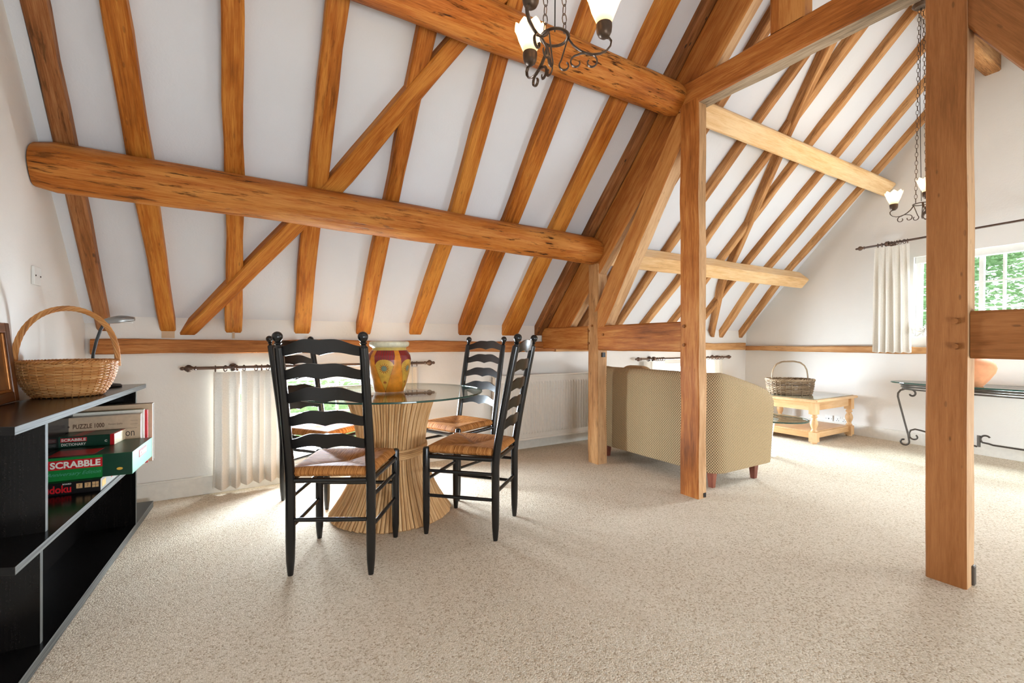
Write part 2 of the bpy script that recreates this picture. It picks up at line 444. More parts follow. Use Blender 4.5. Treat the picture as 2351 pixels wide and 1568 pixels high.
# ------------------------------------------------------------------ windows
def window(name, place, nrm, u0, u1, z0, z1, cols, rows, fr=.045, bar=.018, depth=.06, inset=.14, mull=None, head=.0):
    """place(u, z) on the inner wall face, nrm points outwards"""
    n = V(nrm)
    mb = MB()
    def bar_box(a0, a1, b0, b1, d0, d1):
        P = [place(a0, b0) + n * d0, place(a1, b0) + n * d0, place(a1, b1) + n * d0, place(a0, b1) + n * d0]
        mb.poly(P, n * (d1 - d0))
    d0, d1 = inset, inset + depth
    bar_box(u0, u0 + fr, z0, z1, d0, d1); bar_box(u1 - fr, u1, z0, z1, d0, d1)
    bar_box(u0, u1, z0, z0 + fr, d0, d1); bar_box(u0, u1, z1 - fr - head, z1, d0 - (.03 if head else 0), d1)
    gu0, gu1, gz0, gz1 = u0 + fr, u1 - fr, z0 + fr, z1 - fr - head
    for k in range(1, cols):
        u = gu0 + (gu1 - gu0) * k / cols; w = bar / 2 * (2.2 if mull == k else 1)
        bar_box(u - w, u + w, gz0, gz1, d0 + .012, d1 - .012)
    for k in range(1, rows):
        z = gz0 + (gz1 - gz0) * k / rows
        bar_box(gu0, gu1, z - bar / 2, z + bar / 2, d0 + .014, d1 - .014)
    o = struct(mb, name, M['white_paint'])
    g = MB(); P = [place(gu0, gz0) + n * (d0 + .03), place(gu1, gz0) + n * (d0 + .03), place(gu1, gz1) + n * (d0 + .03), place(gu0, gz1) + n * (d0 + .03)]
    g.add(P, [(0, 1, 2, 3)]); g.build('window_pane', M['pane'], o)
    s = MB(); P = [place(u0, z0 - .002), place(u1, z0 - .002), place(u1, z0 - .002) + n * inset, place(u0, z0 - .002) + n * inset]
    s.poly(P, (0, 0, .02)); s.build('window_sill', M['white_paint'], o)
    return o
window('window_1', lambda u, z: V((u, YB, z)), (0, 1, 0), H1[0], H1[1], H1[2], H1[3], 3, 2)
window('window_2', lambda u, z: V((u, YB, z)), (0, 1, 0), H2[0], H2[1], H2[2], H2[3], 3, 2)
window('window_3', lambda u, z: V((gx(u, z), u, z)), (1, -.08, 0), G_HOLE[0], G_HOLE[1], G_HOLE[2], G_HOLE[3], 6, 3, .035, .016, .06, .07, 3, .03)
window('added_window_4', lambda u, z: V((u, YF, z)), (0, -1, 0), HF[0][0], HF[0][1], HF[0][2], HF[0][3], 3, 2)  # unseen window, added to hold a fill lamp
window('added_window_5', lambda u, z: V((u, YF, z)), (0, -1, 0), HF[1][0], HF[1][1], HF[1][2], HF[1][3], 3, 2)  # likewise added out of view, for the far bay's fill

# ------------------------------------------------------------------ timbers
def sect(c, u, v, hw, hh, ch):
    k = [(-1, -1, 1, 0), (-1, -1, 0, 1)]
    pts = [(-hw + ch, -hh), (hw - ch, -hh), (hw, -hh + ch), (hw, hh - ch), (hw - ch, hh), (-hw + ch, hh), (-hw, hh - ch), (-hw, -hh + ch)]
    return [c + u * a + v * b for a, b in pts], pts

def timber_mb(stations, ch=.008, wob=.004, seed=None):
    """stations: (centre, u, v, half width, half height)"""
    s = random.uniform(0, 50) if seed is None else seed
    rings, gr, L = [], [], 0
    for i, (c, u, v, hw, hh) in enumerate(stations):
        if i: L += (c - stations[i - 1][0]).length
        du = noise.noise(V((L * 2.2, s, 0))) * wob; dv = noise.noise(V((L * 2.2, s, 7))) * wob * .6
        dw = noise.noise(V((L * 3.1, s, 3))) * wob
        r, pts = sect(c + u * du + v * dv, u, v, hw + dw, hh, ch * (1 + .6 * noise.noise(V((L * 4, s, 11)))))
        rings.append(r); gr.append([(L + s, a + s * .37, b + s * .13) for a, b in pts])
    return MB().loft(rings, gr)

def straight(p0, p1, u, w, h, ch=.008, wob=.004, step=.12):
    p0, p1 = V(p0), V(p1); ax = (p1 - p0).normalized(); u = V(u); u = (u - ax * u.dot(ax)).normalized(); v = ax.cross(u)
    n = max(2, int((p1 - p0).length / step) + 1)
    return timber_mb([(p0.lerp(p1, i / n), u, v, w / 2, h / 2) for i in range(n + 1)], ch, wob)

def interp(tab, y):
    tab = sorted(tab)
    if y <= tab[0][0]: i = 0
    elif y >= tab[-1][0]: i = len(tab) - 2
    else: i = max(k for k in range(len(tab) - 1) if tab[k][0] <= y)
    (a, va), (b, vb) = tab[i], tab[i + 1]
    t = (y - a) / (b - a)
    t = max(-1.2, min(2.2, t))
    return tuple(p + (q - p) * t for p, q in zip(va, vb))

def rafter(name, label, tab, mat, kin=KIN, y0=3.88, y1=RIDGE + .02, group=None, emb=.0, cat='rafter'):
    """tab: [(y, x centre, half width)]"""
    tb = [(y, (x, w)) for y, x, w in tab]
    st = []
    dep = (KPL - kin) * CP + .02
    for i in range(19):
        y = y0 + (y1 - y0) * i / 18
        x, w = interp(tb, y)
        c = V((x, y, kin - TAN * y)) - INW * (dep / 2)
        st.append((c, V((1, 0, 0)), INW, w, dep / 2))
    o = timber_mb(st, .009, .007).build(name, mat, smooth=True, angle=25)
    return tag(o, label, cat, group)

def px_rows(rows, kin=KIN):
    """(left px, right px, row) of a face that lies on the rafters' inner plane -> (y, x, half width)"""
    out = []
    for a, b, y in rows:
        p, q = hit(a, y, (0, TAN, 1), kin), hit(b, y, (0, TAN, 1), kin)
        out.append(((p.y + q.y) / 2, (p.x + q.x) / 2, (q.x - p.x) / 2))
    return out
ordw = ['first', 'second', 'third', 'fourth', 'fifth', 'sixth', 'seventh', 'eighth', 'ninth']
near_rows = [
    [(42, 101, 0), (117, 165, 300), (147, 193, 440), (214, 247, 730)],
    [(229, 291, 0), (286, 345, 340), (310, 363, 465), (367, 403, 757)],
    [(504, 560, 0), (514, 561, 395), (519, 561, 500), (517, 555, 762)],
    [(750, 803, 0), (707, 753, 430), (692, 735, 525), (676, 712, 762)],
    [(962, 1007, 60), (882, 917, 465), (859, 895, 550), (818, 853, 760)],
    [(1135, 1172, 125), (1035, 1070, 490), (1007, 1040, 565), (941, 970, 762)],
    [(1281, 1324, 182), (1163, 1199, 500), (1120, 1160, 585), (1053, 1085, 765)],
    [(1517, 1565, 0), (1413, 1450, 225), (1236, 1270, 593), (1158, 1195, 757)]]
near_lab = ['pitted brown rafter hard against the near gable wall', 'orange oak rafter second out from the near gable wall', 'third oak rafter out from the near gable wall, ending in a rounded foot',
            'ripple-grained oak rafter whose foot meets the long diagonal brace at the log purlin', 'oak rafter crossed high up by the long diagonal brace', 'sixth oak rafter from the near gable, ending above the painted vase',
            'knotty oak rafter rising behind the nearer chandelier', 'slim oak rafter with saw ridges, next but one to the truss']
for k, rows in enumerate(near_rows):
    rafter('rafter', near_lab[k], px_rows(rows), M['oak_rafter_old'] if k == 0 else M['oak_rafter'], group='rafters of the near bay')
rafter('rafter', 'dark oak rafter tucked close along the near side of the truss', [(1.85, 2.725, .075), (3.8, 2.675, .075)], M['oak_rafter_old'], group='rafters of the near bay')
far_tab = [
    [(3.75, 3.195, .042), (1.95, 3.29, .044)],
    [(3.75, 3.69, .035), (3.26, 3.70, .04), (2.6, 3.76, .04), (2.19, 3.815, .035), (1.9, 3.86, .03)],
    [(3.75, 4.09, .035), (3.3, 4.175, .042), (2.87, 4.15, .035), (2.34, 4.215, .03), (1.68, 4.26, .055)],
    [(3.70, 4.545, .035), (3.08, 4.605, .035), (2.34, 4.655, .035), (2.19, 4.66, .038), (1.5, 4.75, .035)],
    [(3.27, 5.072, .035), (3.07, 5.08, .037), (2.34, 5.16, .036), (2.19, 5.185, .034), (1.55, 5.23, .035)],
    [(3.86, 5.69, .044), (3.25, 5.53, .04), (3.07, 5.55, .037), (2.34, 5.61, .035), (2.19, 5.64, .032), (1.69, 5.675, .032)],
    [(3.86, 6.14, .042), (3.26, 6.0, .036), (3.08, 6.005, .033), (2.34, 6.073, .033), (2.19, 6.10, .032), (1.78, 6.13, .034)]]
far_lab = ['oak rafter just beyond the truss, half hidden by the truss timbers', 'oak rafter of the far bay seen through the gap between strut and tall post', 'oak rafter of the far bay running behind the upper end of the slanting wind brace',
           'oak rafter of the far bay crossed by the slanting brace just above the lower purlin', 'brown knotty oak rafter of the far bay, third in from the window gable', 'brown oak rafter of the far bay, second in from the window gable', 'brown oak rafter of the far bay nearest the window gable']
for k, tabl in enumerate(far_tab):
    rafter('rafter', far_lab[k], tabl, M['oak_far'], group='rafters of the far bay', y0=3.88)
# long diagonal wind braces, halved over the rafters
rafter('wind_brace', 'long diagonal oak brace crossing the near bay rafters', px_rows([(1035, 1080, 95), (930, 975, 215), (735, 790, 440), (650, 700, 525), (420, 462, 758)], KIN - .018), M['oak_rafter'], KIN - .018, 3.86, 1.62, cat='brace')
rafter('wind_brace', 'steep diagonal oak brace slanting across the far bay rafters', [(3.76, 5.4, .035), (3.26, 4.865, .035), (3.07, 4.79, .035), (2.35, 4.36, .035), (2.19, 4.245, .035), (1.81, 4.055, .045)], M['oak_far'], KIN - .018, 3.84, 1.6, cat='brace')

def log_purlin(name, label, p0, p1, r, mat, group):
    p0, p1 = V(p0), V(p1); ax = (p1 - p0).normalized(); u = V((0, 1, 0)); u = (u - ax * u.dot(ax)).normalized(); v = ax.cross(u)
    n, m = 46, 22; rings, gr = [], []; s = random.uniform(0, 50); L = (p1 - p0).length
    for i in range(n + 1):
        t = i / n; c = p0.lerp(p1, t)
        R = r * (1 + .06 * noise.noise(V((t * 5, s, 1))))
        e = min(t * L, (1 - t) * L)
        R *= .86 + .14 * min(1, e / .05)
        ring, g = [], []
        for k in range(m):
            a = 2 * PI * k / m
            rr = R * (1 + .05 * noise.noise(V((t * L * 3, math.cos(a) * 1.6 + s, math.sin(a) * 1.6))) + .035 * math.cos(4 * a + .6))
            ring.append(c + u * math.cos(a) * rr + v * math.sin(a) * rr); g.append((t * L + s, math.cos(a) * r, math.sin(a) * r + s))
        rings.append(ring); gr.append(g)
    return tag(MB().loft(rings, gr).build(name, mat, smooth=True, angle=60), label, 'purlin', group)
def on_purlin(k, off):
    y = (KIN - EYE - off / CP) / (TAN + k)
    return y, EYE + k * y
y0, z0 = on_purlin(.281, .118); y1, z1 = on_purlin(.2645, .118)
log_purlin('purlin', 'thick round gouged oak log purlin above the dining table', (XL + .005, y0, z0), (2.70, y1, z1), .116, M['oak_log'], 'roof purlins')
y0, z0 = on_purlin(.785, .12); y1, z1 = on_purlin(.794, .12)
log_purlin('purlin', 'round oak log purlin lit by the nearer chandelier', (XL + .005, y0, z0), (2.70, y1, z1), .118, M['oak_log'], 'roof purlins')
def box_purlin(label, kb, ka, x0, x1, D=.18):
    c = KIN - EYE - D / CP
    yb = c / (TAN + kb); ya = c / (TAN + ka); h = (V((0, ya, EYE + ka * ya)) - V((0, yb, EYE + kb * yb)))
    w = h.length; mid = V((0, (ya + yb) / 2, EYE + (ka * ya + kb * yb) / 2)) - INW * (D / 2 - .004)
    o = straight(mid + V((x0, 0, 0)), mid + V((x1, 0, 0)), UP, w, D - .008, .012, .004).build('purlin', M['oak_pale'], smooth=True, angle=25)
    return tag(o, label, 'purlin', 'roof purlins')
box_purlin('pale squared oak purlin high in the far bay', .7427, .836, 2.80, 6.205)
box_purlin('pale squared oak purlin low in the far bay, ending beside the window gable', .2249, .2686, 2.79, 6.16)
o = straight((2.78, RIDGE - .06, 3.74), (6.2, RIDGE - .06, 3.74), (0, 1, 0), .12, .2, .012).build('ridge_beam', M['oak_far'], smooth=True, angle=25)
tag(o, 'oak ridge beam meeting the top of the window gable', 'ridge beam')

# wall plates
def plate(label, a, b, w, h, mat=M['oak_plate']):
    o = straight(a, b, (0, 0, 1), h, w, .008, .008).build('wall_plate', mat, smooth=True, angle=25)
    return tag(o, label, 'wall plate', kind='thing')
plate('long oak wall plate above the low window curtains by the dining table', (XL + .03, YB - .012, 1.035), (2.83, YB - .012, 1.022), .05, .1)
plate('short weathered oak wall plate behind the sofa', (2.85, YB - .012, 1.02), (6.2, YB - .012, 1.01), .05, .1, M['oak_far'])
a, b = V((gx(3.83, .98) - .036, 3.83, .985)), V((gx(-.9, .98) - .036, -.9, .975))
plate('thin oak rail running along the window gable below the sill', a, b, .05, .072, M['oak_far'])

# truss
def pegs(o, pts, axis, r=.012, l=.02):
    for p in pts:
        p = V(p); a = V(axis)
        MB().tube([p, p + a * l], [r, r * .85], 10).build('peg', M['oak_post'], o, smooth=True)
def post(label, x0, x1, y0, y1, z1, group='oak posts of the roof truss', mat='oak_post'):
    c = V(((x0 + x1) / 2, (y0 + y1) / 2, 0))
    o = straight(c, c + V((0, 0, z1)), (1, 0, 0), x1 - x0, y1 - y0, .006, .007, .1).build('oak_post', M[mat], smooth=True, angle=25)
    return tag(o, label, 'post', group)
P1 = post('shorter oak post beside the radiator at the sofa end', 2.685, 2.796, 3.0, 3.127, 1.75, mat='oak_far')
P2 = post('tall oak post standing behind the sofa, carrying the collar beam', 2.670, 2.757, 1.98, 2.13, 2.72, mat='oak_truss')
P3 = post('nearest broad oak post in front of the iron console table', 2.675, 2.782, .66, .797, 2.9)
MB().box((2.745, 2.996, .955), (.035, .02, .04)).build('iron_bracket', M['dark_plastic'], P1)
MB().box((2.735, 1.979, .02), (.026, .004, .03)).build('iron_bracket', M['dark_plastic'], P2)
MB().box((2.755, .658, .045), (.03, .012, .085)).build('iron_bracket', M['iron'], P3, bevel=.004)
pegs(P3, [atX(2196, 737, 2.675), atX(2196, 795, 2.675)], (-1, 0, 0), .014, .022)
pegs(P2, [atX(1571, 749, 2.675), atX(1571, 792, 2.675)], (-1, 0, 0), .012, .012)
pegs(P1, [atX(1360, 748, 2.685), atX(1352, 760, 2.685), atX(1352, 788, 2.685)], (-1, 0, 0), .011, .012)
pegs(P1, [(2.735, 3.0, 1.70), (2.77, 3.0, 1.70)], (0, -1, 0), .012, .012)

def yz_timber(name, label, cat, x0, x1, pts, mat=None, group='truss timbers'):
    """a timber lying in the truss plane: pts = outer edge bottom/top, inner edge bottom/top (y, z)"""
    (a, b), (c, d) = pts
    n = 16; st = []
    for i in range(n + 1):
        t = i / n
        p = V((0, *a)).lerp(V((0, *b)), t); q = V((0, *c)).lerp(V((0, *d)), t)
        m = (p + q) / 2 + V(((x0 + x1) / 2, 0, 0)); v = (q - p)
        st.append((m, V((1, 0, 0)), v.normalized(), (x1 - x0) / 2, v.length / 2))
    return tag(timber_mb(st, .008, .005).build(name, mat or M['oak_truss'], smooth=True, angle=25), label, cat, group)
def mir(pts): return [tuple((2 * RIDGE - y, z) for y, z in e) for e in pts]
PR = [((3.775, 1.215), (1.50, 3.717)), ((3.56, 1.05), (1.31, 3.50))]
yz_timber('principal_rafter', 'heavy principal rafter of the truss on the sofa side', 'rafter', 2.70, 2.79, PR)
yz_timber('principal_rafter', 'heavy principal rafter of the truss above the nearest post', 'rafter', 2.70, 2.79, mir(PR))
yz_timber('strut', 'slanting oak strut from the short post up to the tall post head', 'strut', 2.684, 2.805, [((3.14, 1.20), (2.165, 2.69)), ((2.985, 1.09), (2.01, 2.66))])
yz_timber('strut', 'pale slanting oak strut descending beside the nearest post head', 'strut', 2.69, 2.80, mir([((3.14, 1.20), (2.165, 2.69)), ((2.985, 1.09), (2.01, 2.66))]), M['oak_post'])
def tie(label, y0, y1, z0=.995, z1=1.21, x0=2.685, x1=2.79, name='tie_beam', mat='oak_truss'):
    o = straight((((x0 + x1) / 2), y0, (z0 + z1) / 2), ((x0 + x1) / 2, y1, (z0 + z1) / 2), (1, 0, 0), x1 - x0, z1 - z0, .01, .006).build(name, M[mat], smooth=True, angle=25)
    return tag(o, label, 'beam', 'truss timbers', 'thing')
tie('stub oak beam between the eaves wall and the short post', 3.13, 3.845)
T2 = tie('horizontal oak beam between the two posts behind the sofa', 2.133, 2.997)
tie('horizontal oak beam running from the nearest post out of the picture', -1.0, .657, .99, 1.195, 2.70, 2.79, mat='oak_post')
pegs(T2, [(2.685, 2.93, 1.13)], (-1, 0, 0), .012, .01)
tie('oak collar beam crossing high from the tall post to the nearest post', .62, 2.14, 2.69, 2.865, 2.672, 2.795, 'collar_beam')
o = straight((2.73, RIDGE, 2.868), (2.73, RIDGE, 3.62), (1, 0, 0), .095, .19, .008).build('king_post', M['oak_truss'], smooth=True, angle=25)
tag(o, 'short upright oak king post standing on the collar beam', 'post', 'truss timbers')

def pale_face(o, d, mat):
    """faces turned to d get a second, paler wood"""
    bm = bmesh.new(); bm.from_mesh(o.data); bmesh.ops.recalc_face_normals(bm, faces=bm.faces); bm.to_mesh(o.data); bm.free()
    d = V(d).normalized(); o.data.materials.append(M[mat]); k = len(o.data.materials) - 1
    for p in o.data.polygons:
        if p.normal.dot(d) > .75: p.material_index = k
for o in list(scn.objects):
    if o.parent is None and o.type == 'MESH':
        if o.name.startswith('oak_post'): pale_face(o, (0, -1, 0), 'oak_sawn_lit')  # post sides: sawn tone plus the light on them, painted in
        elif o.name in ('strut', 'principal_rafter'): pale_face(o, (0, -.8, -.6), 'oak_sawn_lit')  # undersides lightened likewise, wood tone and painted light together
        elif o.name == 'collar_beam': pale_face(o, (0, 0, -1), 'oak_weathered')

# ------------------------------------------------------------------ small fittings
p0, p1 = atX(67, 612, XL), atX(91, 654, XL)
wp = tag(MB().box((XL + .006, (p0.y + p1.y) / 2, (p0.z + p1.z) / 2), (.012, .086, .086)).build('blanking_plate', M['plastic'], bevel=.003), 'square white blanking plate on the near gable wall', 'wall plate', kind='thing')
for s in (-.03, .03): MB().tube([(XL + .011, (p0.y + p1.y) / 2 + s, (p0.z + p1.z) / 2), (XL + .0145, (p0.y + p1.y) / 2 + s, (p0.z + p1.z) / 2)], .004, 8).build('screw', M['iron'], wp)
def gp(px, py, d=0): return hit(px, py, GN, GD - d)
Gn = V((-1, .08, 0)).normalized(); Gu = V((-.08, -1, 0)).normalized()
GR = Matrix((Gn, Gu, V((0, 0, 1)))).transposed()
def socket(label, x0, x1, y0, y1, kind):
    a, b = gp(x0, y1), gp(x1, y0); c = (a + b) / 2
    w = .146 if kind == 2 else .086
    o = tag(MB().box(c + Gn * .006, (.012, w, .086), GR).build('wall_socket', M['plastic'], bevel=.003), label, 'socket')
    if kind == 1:
        MB().box(c + Gn * .0125, (.002, .012, .012), GR).build('aerial_hole', M['dark_plastic'], o)
        for s in (-.03, .03): MB().box(c + Gn * .0125 + Gu * s, (.002, .006, .006), GR).build('screw', M['dark_plastic'], o)
    else:
        for s in (-.036, .036):
            for dx, dz, sx, sz in ((0, .012, .006, .009), (-.011, -.008, .009, .006), (.011, -.008, .009, .006)):
                MB().box(c + Gn * .0125 + Gu * (s + dx) + V((0, 0, dz - .006)), (.002, sx, sz), GR).build('pin_hole', M['dark_plastic'], o)
        for s in (-.012, .012): MB().box(c + Gn * .014 + Gu * s + V((0, 0, .024)), (.006, .012, .018), GR).build('rocker_switch', M['plastic'], o)
socket('white aerial socket on the gable wall behind the pine table', 1894, 1914, 951, 970, 1)
socket('white double power socket on the gable wall behind the pine table', 1917, 1947, 953, 975, 2)

# ------------------------------------------------------------------ curtain poles and curtains
def pole(label, a, b, wall_n, gap, rings_at=(), r=.011, mats='pole_wood'):
    a, b = V(a), V(b); ax = (b - a).normalized(); wn = V(wall_n)
    t = thing('curtain_pole', label, 'curtain pole', (a + b) / 2)
    MB().tube([a, b], r, 12).build('pole', M[mats], t, smooth=True)
    for e, d in ((a, -ax), (b, ax)):
        prof = [(0, .013), (.004, .017), (.010, .013), (.014, .010), (.026, .016), (.036, .024), (.05, .026), (.062, .018), (.07, .010), (.078, .013), (.09, .011), (.094, .004)]
        MB().tube([e + d * q for q, _ in prof], [rr for _, rr in prof], 14).build('finial', M[mats], t, smooth=True, angle=60)
    for q in (.13, .87):
        c = a.lerp(b, q)
        m = MB().tube([c + wn * gap, c + wn * (gap - .012)], .028, 14)
        m.tube([c + wn * (gap - .01), c + wn * .02], .009, 10)
        m.tube([c - ax * .012, c + ax * .012], .026, 16)
        m.build('bracket', M[mats], t, smooth=True)
    return t
def curtain(label, a, b, zt, zb, folds, amp, nrm, ring_s=(), zrod=None, spread=.0, mat='curtain', phase=.4, group=None):
    """gathered cloth hanging from a to b (plan), ring_s: fractions along its head where rings sit"""
    a, b, n = V(a), V(b), V(nrm); W = (b - a).length
    nu, nv = folds * 14, 22; vs, gs = [], []
    for j in range(nv + 1):
        t = j / nv
        for i in range(nu + 1):
            s = i / nu
            f = s * folds * 2 * PI + phase
            k = amp * (.35 + .65 * min(1, t * 3)) * (1 + .35 * noise.noise(V((s * 6, t * 1.5, phase))))
            d = math.sin(f + .5 * math.sin(f * .5 + t)) * k
            u = (s - .5) * (1 + spread * t) + .5 + .012 * math.sin(f * 2) + .02 * t * noise.noise(V((s * 3, t * 2, 5 + phase)))
            p = a.lerp(b, u) + n * d
            z = zt + (zb - zt) * t + (.006 * math.sin(f) if t == 1 else 0)
            vs.append(V((p.x, p.y, z))); gs.append((s * W * 2.2, z, d))
    fs = [(j * (nu + 1) + i, j * (nu + 1) + i + 1, (j + 1) * (nu + 1) + i + 1, (j + 1) * (nu + 1) + i) for j in range(nv) for i in range(nu)]
    m = MB(); m.add(vs, fs, gs)
    o = tag(m.build('curtain', M[mat], smooth=True, angle=180), label, 'curtain', group)
    ax = (b - a).normalized()
    for s in ring_s:
        c = a.lerp(b, s); c = V((c.x, c.y, zrod - .006)); tilt = random.uniform(-.5, .5)
        u = (n * math.cos(tilt) + ax * math.sin(tilt))
        MB().tube([c + u * math.cos(2 * PI * k / 16) * .021 + V((0, 0, math.sin(2 * PI * k / 16) * .021)) for k in range(16)], .0035, 6, closed=True).build('curtain_ring', M['pole_wood'], o, smooth=True)
    return o
YP = YB - .075
pole('dark wooden curtain pole over the low window behind the dining table', (-.235, YP, .885), (1.40, YP, .885), (0, 1, 0), .075)
pole('dark wooden curtain pole over the low window behind the sofa', (4.06, YP, .868), (5.70, YP, .868), (0, 1, 0), .075)
g0, g1 = gp(1985, 565, .125), gp(2480, 490, .125)
pole('dark wooden curtain pole over the gable window', (g0.x, g0.y, 2.135), (2 * gx(RIDGE) - g0.x - .17, .62, 2.135), -Gn, .125)
curtain('cream ribbed curtain over the low window, its outer edge on bare wall', (-.14, YP, 0), (.02, YP, 0), .855, .035, 2, .030, (0, 1, 0), (.08, .45, .9), .885, .04, group='low window curtains')
curtain('cream ribbed curtain bunched in front of the low window beside the black chairs', (.03, YP, 0), (.33, YP, 0), .86, .05, 4, .03, (0, 1, 0), (.05, .3, .42, .55, .7, .93), .885, .04, phase=1.7, group='low window curtains')
curtain('narrow cream curtain beyond the painted vase', (1.20, YP, 0), (1.345, YP, 0), .85, .05, 3, .025, (0, 1, 0), (.1, .35, .6, .9), .885, .0, phase=.9, group='low window curtains')
curtain('cream curtain gathered at the post end of the window behind the sofa', (4.11, YP, 0), (4.46, YP, 0), .835, .05, 5, .028, (0, 1, 0), (.2, .4, .55, .65, .75, .85, .95), .868, .0, 'curtain_plain', group='sofa window curtains')
curtain('cream curtain gathered at the gable end of the window behind the sofa', (5.22, YP, 0), (5.62, YP, 0), .835, .05, 6, .026, (0, 1, 0), (.05, .2, .35, .5, .65, .8, .95), .868, .0, 'curtain_plain', phase=2, group='sofa window curtains')
c0 = gp(2008, 600, .142); c1 = gp(2088, 600, .142)
curtain('long cream curtain beside the gable window', (c0.x, c0.y, 0), (c1.x, c1.y, 0), 2.10, .955, 5, .017, Gn, (.1, .22, .34, .42, .5, .58, .66, .74, .86, .95), 2.135, .12, 'curtain_plain', phase=1.2)

# ------------------------------------------------------------------ radiator
rd = thing('radiator', 'white ribbed panel radiator low on the wall between chairs and sofa', 'radiator', (2.8, 3.77, .1))
mb = MB(); x0, x1, yf = 2.08, 3.62, 3.742
xs = [x0]; pat = []
x = x0 + .03
prof = [(x0, yf)]
while x < x1 - .04:
    prof += [(x, yf), (x + .006, yf - .012), (x + .016, yf - .012), (x + .022, yf)]
    x += .0335
prof.append((x1, yf))
vs, fs = [], []
for px_, py_ in prof:
    for z, k in ((.105, 0), (.165, 0), (.185, 1), (.655, 1), (.675, 0), (.73, 0)):
        vs.append((px_, py_ if k else yf, z))
for i in range(len(prof) - 1):
    for j in range(5): fs.append((i * 6 + j, (i + 1) * 6 + j, (i + 1) * 6 + j + 1, i * 6 + j + 1))
mb.add(vs, fs); mb.box(((x0 + x1) / 2, yf + .028, .4175), (x1 - x0, .05, .62))
mb.build('panel', M['radiator_paint'], rd, smooth=True, angle=30)
mb = MB(); mb.box(((x0 + x1) / 2, yf + .03, .738), (x1 - x0 + .008, .075, .016)); mb.box(((x0 + x1) / 2, yf - .004, .118), (x1 - x0, .012, .02)); mb.build('casing', M['radiator_paint'], rd, bevel=.003)
mb = MB(); mb.tube([(x0 - .03, yf + .03, .02), (x0 - .03, yf + .03, .17)], .008, 8); mb.build('pipe', M['white_paint'], rd, smooth=True)
mb = MB(); mb.tube([(x0 - .03, yf + .03, .13), (x0 - .03, yf + .03, .19)], [.016, .014], 12); mb.tube([(x0 - .03, yf + .03, .15), (x0, yf + .03, .15)], .009, 8); mb.build('valve', M['chrome'], rd, smooth=True)

# ------------------------------------------------------------------ ladder-back chairs
def slat_mb(hw, z, yb, bow, lean):
    """wavy ladder slat: hw half width, z height of its end tops, yb y of the posts there"""
    n = 28; rings, gr = [], []
    for i in range(n + 1):
        s = -1 + 2 * i / n; a = abs(s)
        if a < .32: up = .031 - .004 * (1 - a / .32) ** 2
        else: up = .031 * .5 * (1 + math.cos(PI * (a - .32) / .68))
        if a < .36: lo = .016 - .012 * (1 - a / .36) ** 1.6
        else: lo = .016 * .5 * (1 + math.cos(PI * (a - .36) / .64))
        zt, zb = z + up, z - .043 + lo
        y = yb - bow * (1 - s * s)
        th = .0045
        ring = []
        for zz, dy in ((zb, -th), (zb, th), (zt, th), (zt, -th)):
            ring.append(V((s * hw, y + dy - lean * (zz - z), zz)))
        rings.append(ring); gr.append([(p.x, p.y, p.z) for p in ring])
    return MB().loft(rings, gr)
def yback(z): return 0 if z < .42 else -.125 * ((z - .42) / .67) ** 1.15
